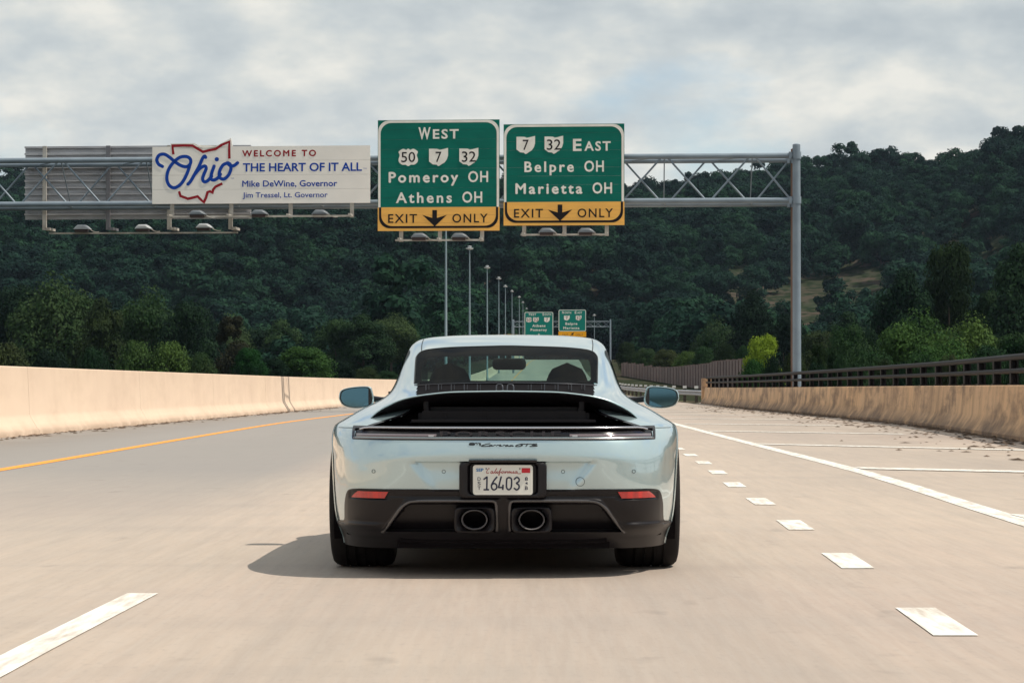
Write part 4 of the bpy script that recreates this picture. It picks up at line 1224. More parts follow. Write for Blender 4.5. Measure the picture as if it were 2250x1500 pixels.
tW = table([(.14, .87), (.20, .88), (.26, .903), (.35, .915), (.45, .921), (.55, .925), (.65, .927), (.70, .925), (.76, .912), (.80, .856), (.85, .775), (.883, .715), (.909, .678), (.938, .655), (.984, .635), (1.06, .611), (1.134, .589), (1.197, .568), (1.231, .535), (1.2475, .497), (1.2665, .34), (1.275, .02)])
tYM = table([(.2, 1.0), (.7, 1.0), (.8, 1.1), (.85, 1.2), (.9, 1.45), (.95, 1.75), (1.1, 1.95), (1.2, 2.15), (1.275, 2.32)])
tYC = table([(.14, .24), (.20, .16), (.26, .105), (.35, .055), (.45, .03), (.55, .012), (.62, .0), (.68, .006), (.73, .025), (.77, .06), (.80, .14), (.83, .27), (.86, .42), (.90, .62), (.95, .83), (1.0, 1.0), (1.06, 1.19), (1.14, 1.46), (1.20, 1.72), (1.231, 1.88), (1.2475, 1.98), (1.2665, 2.14), (1.275, 2.3)])
tYF = table([(.14, 4.2), (.20, 4.35), (.35, 4.48), (.5, 4.53), (.62, 4.46), (.72, 4.25), (.80, 3.95), (.86, 3.68), (.92, 3.42), (1.0, 3.22), (1.1, 3.0), (1.2, 2.76), (1.231, 2.66), (1.2475, 2.59), (1.2665, 2.46), (1.275, 2.34)])
tN = table([(.2, 6.4), (.45, 5.8), (.66, 4.2), (.76, 3.6), (.85, 3.4), (.95, 3.2), (1.1, 3.3), (1.275, 2.8)])
tFN = table([(.14, 4.6), (.72, 4.4), (.90, 3.4), (.96, 3.2), (1.3, 3.2)])
tFM = table([(.14, 5.0), (.72, 4.6), (.90, 3.0), (.96, 2.6), (1.3, 2.6)])
def disp(x, z):
    """plate recess under the crease, channel at the bumper corner"""
    a = abs(x); d = 0.0
    if .44 < z < .60:
        w = .46 - .10 * (.590 - z) / .14
        d += .030 * sstep(.590, .583, z) * sstep(w + .02, w - .04, a) * (.35 + .65 * sstep(.44, .585, z))
    if .26 < z < .66: d += .016 * sstep(.795 + .03 * sstep(.45, .62, z), .835, a) * sstep(.66, .58, z)
    return d
def ysurf(x, z, off=0.0):
    W, ym, yc = tW(z), tYM(z), tYC(z); q = min(abs(x) / W, 1.0); n = tN(z)
    y = ym - (ym - yc) * max(0.0, 1 - q ** n) ** (1 / 2.2)
    return y + disp(x, z) - off
def yfront(x, z, off=0.0):
    W, ym, yf = tW(z), tYM(z), tYF(z); q = min(abs(x) / W, 1.0)
    return ym + (yf - ym) * max(0.0, 1 - q ** tFN(z)) ** (1 / tFM(z)) + off
def xside(y, z, off=0.0):
    W, ym, yc, yf = tW(z), tYM(z), tYC(z), tYF(z)
    if y < ym:
        n = tN(z); t = min(1, (ym - y) / (ym - yc)); return W * (1 - t ** 2.2) ** (1 / n) + off
    t = min(1, (y - ym) / (yf - ym)); return W * (1 - t ** tFM(z)) ** (1 / tFN(z)) + off

tBH = table([(.765, .700), (.78, .655), (.80, .590), (.84, .49), (.87, .470), (.919, .490), (1.066, .508), (1.128, .513), (1.155, .500), (1.172, .465), (1.187, .33), (1.197, .02)])   # half width of the black deck and window opening
Z_BAR0, Z_BAR1 = .697, .765
tLB = table([(.165, .56), (.185, .72), (.205, .80), (.225, .845), (.245, .880), (.258, .892), (.266, .876), (.272, .842), (.280, .826), (.30, .822), (.36, .819), (.40, .812), (.43, .801), (.440, .790), (.446, .768), (.449, .73)])
def hole(x, y, z, rear):
    a = abs(x); m = .014
    if rear:
        if Z_BAR0 + m < z < Z_BAR1 and a < .765: return True
        if Z_BAR1 <= z < 1.186 and a < tBH(z) - m: return True
        if .215 < z < .436 and a < tLB(z) - m: return True
    if .965 < z < 1.19 and not rear and y > 2.6 and a < tW(z) * .86 - m: return True
    if .945 < z < 1.165 and a > tW(z) * .8 and 1.62 + (z - .945) * 1.1 < y < 2.98 - (z - .945) * 1.9: return True
    if z < .74:
        for yw in (.97, 3.42):
            if a > .60 and (y - yw) ** 2 + (z - .355) ** 2 < .385 ** 2: return True
    return False

CAR_TH = -0.0099
cp = Vector(((1105 - 1125) / F * 12.79, 12.79, 0))
car = tag(empty('sports_car', cp, CAR_TH), 'pale grey-blue sports coupe seen from behind with its rear wing raised', 'car')

def body():
    zs = [.14, .17, .20, .23, .26] + list(np.arange(.269, 1.20, .0092)) + [1.205, 1.212, 1.219, 1.226, 1.232, 1.238, 1.2435, 1.2485, 1.253, 1.257, 1.261, 1.2645, 1.268, 1.2705, 1.2725, 1.274, 1.275]
    nr, nf = 84, 44
    rows = []
    for z in zs:
        W = tW(z); r = []
        rear = [W * math.sin(math.pi / 2 * i / nr) for i in range(nr + 1)]
        front = [W * math.sin(math.pi / 2 * i / nf) for i in range(nf, -1, -1)]
        for x in rear: r.append((x, ysurf(x, z), z))
        for x in front[1:]: r.append((x, yfront(x, z), z))
        for x in front[-2:0:-1]: r.append((-x, yfront(x, z), z))
        for x in rear[:0:-1]: r.append((-x, ysurf(x, z), z))
        rows.append(r)
    n = len(rows[0])
    parts = {'body': MB(), 'lower_trim': MB()}
    for i in range(len(rows) - 1):
        zc = (zs[i] + zs[i + 1]) / 2
        key = 'lower_trim' if zc < .262 else 'body'
        for k in range(n):
            k2 = (k + 1) % n
            x = (rows[i][k][0] + rows[i][k2][0]) / 2; y = (rows[i][k][1] + rows[i][k2][1]) / 2
            if hole(x, y, zc, y < tYM(zc)): continue
            parts[key].f.append((i * n + k, i * n + k2, (i + 1) * n + k2, (i + 1) * n + k))
    for key, mb in parts.items():
        used = sorted({j for f in mb.f for j in f}); mp = {j: a for a, j in enumerate(used)}
        allv = [p for r in rows for p in r]
        mb.v = [allv[j] for j in used]; mb.f = [tuple(mp[j] for j in f) for f in mb.f]
    parts['body'].build('body', M['paint'], car, 60)
    parts['lower_trim'].build('lower_trim', M['trimblack'], car, 60)
body()

def patch(name, z0, z1, nz_, hw, nx, off, m, parent=None, zfun=None, lo=None, smooth=60, front=False):
    """panel lying on the rear (or front) surface between z0 and z1; hw(z) half width; lo(z) optional inner edge -> two mirrored halves in one"""
    mb = MB(); fn = yfront if front else ysurf
    zz = [z0 + (z1 - z0) * (zfun(i / nz_) if zfun else i / nz_) for i in range(nz_ + 1)]
    offv = off if callable(off) else (lambda x, z: off)
    rows = []
    for z in zz:
        h = hw(z)
        rows.append([(h * s_, fn(h * s_, z, offv(h * s_, z)), z) for s_ in [math.sin(math.pi / 2 * (-1 + 2 * k / nx)) if nx > 12 else -1 + 2 * k / nx for k in range(nx + 1)]])
    mb.grid(rows)
    if front: mb.f = [q[::-1] for q in mb.f]
    return mb.build(name, m, parent or car, smooth)
def patch_poly(name, x0f, x1f, z0, z1, nz_, nx, off, m, parent=None):
    mb = MB(); rows = []
    for i in range(nz_ + 1):
        z = z0 + (z1 - z0) * i / nz_; a, b = x0f(z), x1f(z)
        rows.append([(a + (b - a) * k / nx, ysurf(a + (b - a) * k / nx, z, off), z) for k in range(nx + 1)])
    mb.grid(rows); return mb.build(name, m, parent or car, 60)
def surf_line(mb, pts, w, off):
    """thin flat line following the rear surface through (x, z) points"""
    n = len(pts); v = []; f = []
    for i in range(n):
        a = Vector(pts[max(i - 1, 0)]); b = Vector(pts[min(i + 1, n - 1)]); t = (b - a); t = t.normalized() if t.length else Vector((1, 0))
        nx, nz2 = -t.y * w / 2, t.x * w / 2
        for s_ in (1, -1):
            x, z = pts[i][0] + nx * s_, pts[i][1] + nz2 * s_
            v.append((x, ysurf(x, z, off), z))
    for i in range(n - 1): f.append((2 * i, 2 * i + 1, 2 * i + 3, 2 * i + 2))
    mb.add(v, f)
def surf_tube(pts, r, off, n=6):
    mb = MB(); mb.tube([(x, ysurf(x, z, off), z) for x, z in pts], r, n); return mb

# --- black lower bumper with recessed vents
def sd_vent(x, z):
    """signed distance-like value of the two vent openings, negative inside"""
    a = abs(x)
    left = (a - (.605 - (z - .235) * .72))/1.2 if z < .385 else 9
    d = max(a - (.612 - (z - .225) * .80), .040 - a, .228 - z, z - .383)
    # round the outer top corner
    ex, ez = a - .455, z - .335
    if ex > 0 and ez > 0: d = max(d, math.hypot(ex * .72, ez) - .048)
    return d
def bump_off(x, z):
    d = sd_vent(x, z)
    o = .006 - .075 * sstep(.0, -.014, d) + .010 * math.exp(-((d - .010) / .009) ** 2) * sstep(.22, .25, z)
    a = abs(x)
    o += .020 * sstep(.285, .262, z) * sstep(.55, .68, a) * sstep(.20, .25, z)      # flared lower lip
    o -= .004 * math.exp(-((z - .415) / .006) ** 2) * sstep(.60, .56, a)
    # reflector pockets
    if .392 < z < .436 and .545 < a < .81: o -= .008 * sstep(.795, .775, a) * sstep(.436, .432, z) * sstep(.392, .400, z) * sstep(.555 + (z - .40) * -.6, .60 + (z - .40) * -.6, a)
    return o
zgrid = lambda t: t
patch('lower_bumper', .165, .449, 120, lambda z: tLB(z), 420, bump_off, M['trimblack'], zfun=lambda t: t if t < .9 else .9 + (1 - (1 - (t - .9) * 10) ** 1.6) * .1)
for sgn in (-1, 1):
    patch_poly('cavity_edge', lambda z: sgn * (tBH(z) - .024), lambda z: sgn * (tBH(z) + .004), .763, .905, 24, 6, .0045, M['gloss'])
M['ridge'] = mat('satin_black_ridge', (0.055, 0.054, 0.058), .25, spec=.9)
for sgn in (-1, 1):
    pth = catmull([(.612, .228, 0), (.585, .262, 0), (.548, .312, 0), (.520, .350, 0), (.488, .378, 0), (.45, .390, 0), (.36, .3925, 0), (.22, .3925, 0), (.07, .3925, 0), (.044, .388, 0), (.034, .37, 0), (.032, .30, 0), (.032, .24, 0)], 5)
    mb = MB(); mb.tube([(sgn * p.x, ysurf(p.x, p.y, .009), p.y) for p in pth], .0085, 8); mb.build('vent_ridge', M['ridge'], car, 60)
# exhaust finishers
def exhaust(cx):
    zc_ = .296
    y0 = .036
    n = 48
    def sup(rx, rz, e, dz=0.0):
        o = []
        for i in range(n):
            a = 2 * math.pi * i / n; c, s_ = math.cos(a), math.sin(a)
            o.append((cx + rx * math.copysign(abs(c) ** e, c), zc_ + dz + rz * math.copysign(abs(s_) ** e, s_)))
        return o
    mb = MB()
    loops = [(sup(.103, .066, .32), .11), (sup(.103, .066, .32), .012), (sup(.100, .063, .32), .002), (sup(.094, .058, .34), .000), (sup(.088, .058, .5), .006), (sup(.078, .059, .8), .016), (sup(.074, .056, 1.0), .026), (sup(.072, .054, 1.0), .08)]
    mb.grid([[(p[0], y0 + y_, p[1]) for p in lp] for lp, y_ in loops], close=True)
    mb.f = [q[::-1] for q in mb.f]
    r = mb.build('exhaust_surround', M['trimblack'], car, 60)
    mb = MB(); mb.grid([[(p[0], y0 + y_, p[1]) for p in lp] for lp, y_ in ((sup(.066, .051, 1), .20), (sup(.066, .051, 1), .006), (sup(.0635, .0485, 1), .000), (sup(.060, .045, 1), .006), (sup(.058, .043, 1), .05))], close=True)
    mb.build('exhaust_pipe', M['darkchrome'], r, 60)
    mb = MB(); mb.add([(p[0], y0 + .24, p[1]) for p in sup(.059, .044, 1)], [tuple(range(n))]); mb.grid([[(p[0], y0 + .24, p[1]) for p in sup(.0578, .0428, 1)], [(p[0], y0 + .03, p[1]) for p in sup(.0578, .0428, 1)]], close=True)
    mb.build('exhaust_bore', M['cavity'], r, 60)
exhaust(-.144); exhaust(.144)
# reflectors
for sgn in (-1, 1):
    mb = MB(); rows = []
    for i in range(5):
        t = i / 4; z = .403 + .033 * t
        a, b = .598 - .020 * t, .779 - .036 * t - .012 * (t - .5) ** 2
        rows.append([(sgn * (a + (b - a) * k / 10), ysurf(a + (b - a) * k / 10, z, .007), z) for k in range(11)])
    mb.grid(rows); mb.build('reflector', M['reflector'], car, 60)

# --- licence plate housing and plate
mb = MB()
rows = []
for o, w, zz0, zz1 in ((-.05, .222, .405, .588), (.012, .218, .410, .584), (.018, .205, .418, .580), (.016, .178, .424, .580), (-.004, .165, .426, .578), (-.006, .10, .45, .55), (-.006, .0, .49, .50)):
    rows.append([(p[0], .012 - o, p[1]) for p in rounded(-w, zz0, w, zz1, max(.001, min(.022, w * .3)), 5)])
mb.grid(rows, close=True); mb.f = [q[::-1] for q in mb.f]
hs = mb.build('plate_housing', M['trimblack'], car, 40)
mb = MB(); mb.box((0, -.004, .592), (.34, .05, .012)); mb.build('plate_lamp_bar', M['gloss'], car)
YP = -.010
def zp(X, Y):
    """zoomed plate picture (2250 px for 220 px) -> car x, z"""
    return ((1000 + X / 10.227 - 1105) / 437.8, CAM_H - (1000 + Y / 10.227 - 850) / 437.8)
pl = MB(); pl.prism(rounded(-.150, .4235, .150, .573, .014, 6), YP, YP + .004)
plate = pl.build('licence_plate', M['plate'], car)
mb = MB(); ring(mb, rounded(-.143, .430, .143, .5665, .010), rounded(-.1405, .4325, .1405, .564, .009), YP - .0008); mb.build('plate_rim', M['signwhite'], plate)
def ptext(s_, X0, X1, Yb, capY, m, bold=.0, sp=1.0):
    mb = MB(); a, zb = zp(X0, Yb); b, _ = zp(X1, Yb); text2d(mb, s_, a, b, zb, capY / 10.227 / 437.8, YP - .0012, bold, sp); mb.build('lettering', m, plate)
W_ = .0095
mb = MB()
for st in (((650, 530), (690, 500), (718, 480)), ((718, 480), (712, 765)), ((640, 765), (765, 765)),
           ((938, 485), (890, 540), (850, 600), (818, 670), (830, 740), (875, 768), (925, 740), (938, 690), (915, 640), (870, 625), (835, 650)),
           ((1035, 480), (1010, 580), (978, 715)), ((978, 715), (1095, 715)), ((1078, 650), (1070, 770)),
           ((1210, 490), (1165, 520), (1155, 620), (1158, 720), (1205, 765), (1255, 725), (1270, 620), (1262, 520), (1210, 490)),
           ((1330, 530), (1385, 488), (1435, 520), (1432, 580), (1380, 620), (1430, 660), (1435, 725), (1385, 768), (1330, 735))):
    P = [zp(*p) for p in st]
    stroke2d(mb, P, .0078, YP - .0012, 5, smooth=len(st) > 2)
mb.build('lettering', M['navy'], plate)
for ch, y_ in (('D', 562), ('S', 662), ('T', 765)): ptext(ch, 505, 578, y_, 75, M['navy'], .01)
for ch, y_ in (('8', 562), ('4', 650), ('B', 765)): ptext(ch, 1568, 1636, y_, 78 if ch != '4' else 55, M['navy'], .02)
ptext('SEP', 475, 640, 355, 64, M['stickblue'], .03)
mb = MB(); a, b = zp(1495, 280), zp(1685, 388); mb.add([(a[0], YP - .0012, a[1]), (b[0], YP - .0012, a[1]), (b[0], YP - .0012, b[1]), (a[0], YP - .0012, b[1])], [(0, 3, 2, 1)]); mb.build('sticker', M['stickred'], plate)
mb = MB()
for st in (((770, 300), (760, 285), (730, 320), (708, 370), (720, 400), (760, 385)),
           ((845, 355), (815, 355), (800, 390), (825, 400), (848, 365), (850, 395), (870, 390)),
           ((870, 390), (915, 330), (935, 285), (905, 340), (898, 390), (915, 395)),
           ((915, 395), (950, 350), (940, 395), (960, 395)),
           ((960, 395), (1005, 340), (1035, 285), (1010, 350), (985, 450), (990, 400), (1040, 370)),
           ((1080, 355), (1050, 365), (1050, 395), (1080, 390), (1090, 362), (1110, 365)),
           ((1115, 395), (1130, 355), (1125, 395), (1160, 355), (1180, 362), (1175, 395)),
           ((1195, 395), (1210, 355), (1230, 360), (1225, 395), (1262, 358), (1258, 393), (1290, 385)),
           ((1290, 390), (1315, 350), (1310, 395), (1335, 385)),
           ((1390, 355), (1355, 360), (1345, 390), (1375, 395), (1395, 362), (1395, 395), (1430, 405), (1480, 402))):
    stroke2d(mb, [zp(*p) for p in st], .0030, YP - .0012, 4)
mb.build('script_lettering', M['scriptred'], plate)
for sx_ in (700, 1455):
    a = zp(sx_, 295); mb = MB(); mb.add([(a[0] + .004 * math.cos(i * .785), YP - .002, a[1] + .004 * math.sin(i * .785)) for i in range(8)], [tuple(range(8))]); mb.build('plate_screw', M['fin'], plate)

# --- light bar
hwb = table([(.69, .772), (.703, .778), (.755, .780), (.765, .777)])
def bar_off(x, z):
    a = abs(x)
    o = .004
    g = sstep(.707, .712, z) * sstep(.7535, .748, z) * sstep(.768, .755, a)
    return o - .022 * g
patch('light_bar', Z_BAR0, Z_BAR1 + .001, 44, hwb, 200, bar_off, M['gloss'])
lb2 = surf_tube([(x, .7575 if abs(x) < .70 else .7575 - (abs(x) - .70) * .25) for x in np.linspace(-.735, .735, 60)], .0052, .007, 8).build('upper_light_strip', M['chrome'], car, 60)
for sgn in (-1, 1):
    mb = MB(); rows = []
    for i in range(5):
        z = .7115 + .0155 * i / 4
        rows.append([(sgn * (.335 + (.755 - .335) * k / 40), ysurf(.335 + .42 * k / 40, z, -.004 + .006 * math.sin(math.pi * i / 4)), z) for k in range(41)])
    mb.grid(rows); mb.build('tail_lamp_lens', M['lens'], car, 60)
    mb = MB(); mb.grid([[(sgn * (.345 + .03 * k / 3), ysurf(.36, .72, .004), z) for k in range(4)] for z in (.7135, .722)]); mb.build('lamp_end_glint', M['chrome'], car)
surf_tube([(x, .7045) for x in np.linspace(-.77, .77, 60)], .0022, .006, 5).build('lower_lip', M['darkchrome'], car, 60)
mb = MB()
v, f = glyphs('PORSCHE', .01, 1.25)
ax, bx = min(p[0] for p in v), max(p[0] for p in v)
if True:
    x0, x1 = -.318, .293
    hv, _ = glyphs('H'); ch_ = max(p[1] for p in hv)
    k = (x1 - x0) / (bx - ax)
    mb.add([(x0 + (p[0] - ax) * k, ysurf(x0 + (p[0] - ax) * k, .727, -.008), .7135 + p[1] * .027 / ch_) for p in v], f)
mb.build('lettering', M['barletter'], car)
# script badge under the bar
def bz(X, Y): return ((1000 + X / 10.714 - 1105) / 437.0, CAM_H - (960 + Y / 10.714 - 850) / 437.0)
mb = MB()
for st, w in ((((335, 178), (350, 140), (450, 140), (450, 178), (335, 178)), .0045), (((340, 160), (450, 160)), .0045), (((470, 140), (520, 140), (512, 180)), .0045), (((540, 140), (575, 140), (570, 180)), .0045), (((600, 135), (585, 205)), .006),
           (((830, 145), (740, 160), (640, 190), (620, 205), (700, 212), (790, 205)), .0048),
           (((860, 180), (810, 190), (800, 210), (850, 200), (870, 180), (860, 208), (900, 195)), .0042), (((900, 205), (935, 180), (960, 185)), .0042), (((965, 205), (1000, 180), (1030, 185)), .0042),
           (((1030, 200), (1075, 185), (1060, 175), (1035, 200), (1080, 207), (1110, 195)), .0042), (((1120, 207), (1150, 180), (1180, 185)), .0042),
           (((1240, 180), (1195, 190), (1185, 210), (1235, 200), (1250, 180), (1240, 208), (1290, 205)), .0042), (((1330, 182), (1290, 195), (1290, 210), (1340, 195), (1350, 180), (1340, 208), (1380, 200)), .0042),
           (((1640, 158), (1540, 160), (1440, 190), (1430, 212), (1520, 210), (1590, 185), (1540, 185)), .0048), (((1610, 158), (1800, 156)), .0042), (((1710, 158), (1660, 212)), .0048), (((1930, 156), (1830, 160), (1810, 178), (1910, 188), (1920, 205), (1750, 212)), .0048)):
    P = [bz(*p) for p in st]
    q = catmull([(a, b, 0) for a, b in P], 4) if len(P) > 2 else [Vector((a, b, 0)) for a, b in P]
    surf_line(mb, [(p.x, p.y) for p in q], w, .003)
mb.build('badge_lettering', M['badge'], car)

# --- panel gaps, sensors, tow cover
mb = MB()
for sgn in (-1, 1):
    surf_line(mb, [(sgn * x, .7535 - (x - .78) * .02) for x in np.linspace(.782, .903, 8)], .003, .0015)
    surf_line(mb, [(sgn * (.486 + .008 * math.sin(i / 12 * 2.2)), z) for i, z in enumerate(np.linspace(1.165, 1.2445, 13))], .0055, .0025)
mb.build('panel_gap', M['gap'], car)
def circ(x, z, r, w=.0022):
    mb = MB(); surf_line(mb, [(x + r * math.cos(a), z + r * math.sin(a)) for a in np.linspace(0, 2 * math.pi, 21)], w, .0022); return mb
for x in (-.655, -.298, .302, .660): circ(x, .538, .0085).build('parking_sensor', M['gap'], car)
circ(.388, .488, .022).build('tow_eye_cover', M['gap'], car)

# --- cavity below the wing
mb = MB()
ol = []
zz = list(np.linspace(.762, .955, 14))
ring1 = [(-tBH(max(z, .766)), z) for z in zz] + [(tBH(max(z, .766)), z) for z in zz[::-1]]
def inn(x, z, k): return (x * (1 - .18 * k), .80 + (z - .762) * (.42 if k > .5 else .8) + .0)
r0 = [(x, ysurf(x, z, -.001), z) for x, z in ring1]
r1 = [(x * .97, ysurf(x, z, -.05), z * .99 + .01) for x, z in ring1]
r2 = [(x * .86, max(ysurf(x, z, 0), .30) + .14, .778 + (z - .762) * .95) for x, z in ring1]
mb.grid([r0, r1, r2], close=True)
n = len(ring1)
half = n // 2
mb.grid([[r2[i], r2[n - 1 - i]] for i in range(half)])
mb.build('wing_cavity', M['cavity'], car, 40)
mb = MB(); mb.box((0, .30, .790), (.94, .20, .012)); mb.box((0, .36, .815), (.84, .10, .05)); mb.box((0, .42, .850), (.76, .06, .02)); mb.build('cavity_ledge', M['cavity2'], car)
mb = MB()
for x in (-.30, -.1, .1, .3): mb.box((x, .315, .812), (.012, .03, .035))
mb.build('cavity_rib', M['cavity2'], car)
for sgn in (-1, 1):
    mb = MB(); mb.tube([(sgn * .385, .36, .78), (sgn * .40, .34, .86), (sgn * .40, .36, .925)], [.022, .016, .02], 8); mb.box((sgn * .41, .37, .80), (.06, .07, .06)); mb.build('wing_strut', M['cavity2'], car, 40)

# --- rear wing
tWZ = table([(0, .944), (.25, .940), (.40, .926), (.50, .908), (.60, .870), (.655, .838), (.690, .808)])
tWY = table([(0, .27), (.4, .285), (.6, .33), (.69, .39)])
def wing():
    up = MB(); lo = MB(); ru = []; rl = []
    N_ = 90
    for i in range(N_ + 1):
        x = .690 * math.sin(math.pi / 2 * (-1 + 2 * i / N_)); a = abs(x)
        z = tWZ(a); y = tWY(a); ch_ = .285 * (1 - (a / .70) ** 6) + .02
        t = .007
        ru.append([(x, y + ch_, z - .036), (x, y + ch_ * .6, z - .014), (x, y + .03, z + .000), (x, y + .004, z + .001), (x, y, z - .003), (x, y + .002, z - t), (x, y + .03, z - t - .003), (x, y + ch_ * .6, z - .026), (x, y + ch_, z - .044)])
        dk = .050 * (1 - (a / .70) ** 5) ** .5 if a < .70 else 0
        dk = .012 + .030 * math.sin(math.pi * min(1, (.69 - a) / .40) * .5)
        rl.append([(x, y + .004, z - t), (x, y + .010, z - t - .008), (x * .995, y + .05, z - t - dk * .8), (x * .99, y + ch_ * .6, z - .03 - dk), (x * .985, y + ch_, z - .04 - dk * .6), (x, y + ch_, z - .04)])
    up.grid(ru, close=True); lo.grid(rl)
    up.f = [q[::-1] for q in up.f]
    w = up.build('wing', M['paint_out'], car, 40)
    lo.build('wing_underside', M['cavity2'], w, 40)
m_ = M['paint'].copy(); m_.name = 'pale_grey_blue_paint_trim'
for l_ in list(m_.node_tree.links):
    if l_.from_node.type == 'NEW_GEOMETRY': m_.node_tree.links.remove(l_)
for nd in m_.node_tree.nodes:
    if nd.type == 'MIX_SHADER': nd.inputs[0].default_value = 0
M['paint_out'] = m_
wing()

# --- deck grille and rear window
def grille_off(x, z): return -.012
patch('deck_grille', .885, .984, 12, lambda z: tBH(z), 60, grille_off, M['cavity'])
g = MB(); g.tube([(x, ysurf(x, .9835 + .012 * (1 - (x / .5) ** 2) - .010, .004), .9835 + .012 * (1 - (x / .5) ** 2) - .010) for x in np.linspace(-.497, .497, 40)], .003, 6); g.build('grille_trim', M['fin'], car, 60)
for x in (-.428, -.358, -.288, -.218, -.148, .140, .212, .284, .356, .428):
    mb = MB(); mb.box((0, 0, 0), (.0045, .02, .055)); mb.box((.016 * (1 if x < 0 else -1), .004, 0), (.0025, .012, .05))
    o = mb.build('grille_fin', M['fin'], car); o.location = (x, ysurf(x, .950, .0), .951)
for x in (-.029, .029):
    mb = MB(); y_ = ysurf(0, .95, .012)
    mb.tube(catmull([(x - .017, y_, .925), (x - .017, y_ + .01, .962), (x - .010, y_ + .015, .974), (x + .010, y_ + .015, .974), (x + .017, y_ + .01, .962), (x + .017, y_, .925)], 4), .0045, 6)
    mb.build('brake_lamp_loop', M['fin'], car, 60)

def win_ring(name, outer, inner, off, m, n=160, k=4):
    """band between two rounded outlines laid on the rear surface"""
    mb = MB(); rows = []
    for j in range(k + 1):
        t = j / k
        rows.append([(o[0] + (i[0] - o[0]) * t, ysurf(o[0] + (i[0] - o[0]) * t, o[1] + (i[1] - o[1]) * t, off), o[1] + (i[1] - o[1]) * t) for o, i in zip(outer, inner)])
    mb.grid(rows, close=True); mb.f = [q[::-1] for q in mb.f]; return mb.build(name, m, car, 60)
def outline(hwf, z0, z1, r, n=44):
    """closed outline: bottom, right side, top (following hwf), left side"""
    P = []
    for i in range(n + 1): t = i / n; z = z0 + (z1 - z0) * (1 - (1 - t) ** 2.6); P.append((hwf(z), z))
    Q = [(-x, z) for x, z in P[::-1]]
    B = [(-P[0][0] + 2 * P[0][0] * i / 30, z0) for i in range(1, 30)]
    return P + Q + B
ow = outline(tBH, .983, 1.1965, 0)
tCH = table([(.995, .455), (1.01, .467), (1.05, .470), (1.10, .466), (1.118, .455), (1.127, .43), (1.1335, .30), (1.137, .02)])
iw = outline(tCH, .997, 1.137, 0)
win_ring('window_border', ow, iw, .001, M['frit'])
patch('rear_window', .983, 1.1965, 36, tBH, 64, .004, M['rearglass'], zfun=lambda t: 1 - (1 - t) ** 2.2)
mb = MB(); q = [(x, ysurf(x, z, .003), z) for x, z in ow[:91]]; mb.tube(q, .0035, 5); mb.build('window_seal', M['gap'], car, 60)
# windscreen
patch('windscreen', .925, 1.205, 20, lambda z: tW(z) * .86, 40, .004, M['frontglass'], front=True)
# side windows
for sgn in (-1, 1):
    mb = MB(); rows = []
    for i in range(17):
        z = .935 + .24 * i / 16; y0 = 1.56 + (z - .935) * 1.15 + .18 * max(0, (z - 1.13) / .045) ** 2 * .5; y1 = 3.04 - (z - .935) * 1.9
        rows.append([(sgn * xside(y0 + (y1 - y0) * k / 30, z, .004), y0 + (y1 - y0) * k / 30, z) for k in range(31)])
    mb.grid(rows)
    if sgn < 0: mb.f = [q[::-1] for q in mb.f]
    mb.build('side_window', M['sideglass'], car, 60)
    mb = MB(); mb.tube([(sgn * xside(y, .932, .004), y, .932) for y in np.linspace(1.5, 3.05, 20)], .007, 6); mb.build('window_trim', M['gloss'], car, 60)

# --- cabin
mb = MB(); mb.box((0, 2.0, .60), (1.10, 2.2, .04)); mb.box((0, 1.33, .90), (.96, .62, .02)); mb.box((0, 3.05, .88), (1.12, .30, .12)); mb.build('cabin_floor', M['seat'], car)
for cx in (-.335, .345):
    mb = MB(); rows = []
    for i in range(15):
        t = i / 14; z = .62 + .483 * t
        w = .215 - .098 * sstep(.35, .85, t) ; w *= (1 - max(0, (t - .72) / .28) ** 2.6) ** .5 if t > .72 else 1
        w = max(w, .004); dd = .075 * (1 - .35 * t)
        rows.append([(cx + w * math.copysign(abs(math.cos(a)) ** .7, math.cos(a)), 1.98 + .0 + (1 - t) * .12 + dd * math.sin(a), z) for a in [2 * math.pi * k / 24 for k in range(24)]])
    mb.grid(rows, close=True); mb.build('seat', M['seat'], car, 60)
mb = MB(); rows = []
for y_, k in ((2.80, .80), (2.805, .97), (2.83, 1.0), (2.85, .8)):
    rows.append([(p[0] * k, y_, 1.104 + (p[1] - 1.104) * k) for p in rounded(-.104, 1.068, .104, 1.140, .028, 6)])
mb.grid(rows, close=True); nn = len(rows[0]); mb.f.append(tuple(range(nn))); mb.tube([(0, 2.83, 1.13), (0, 2.80, 1.175)], .014, 6)
mb.build('interior_mirror', M['seat'], car, 50)

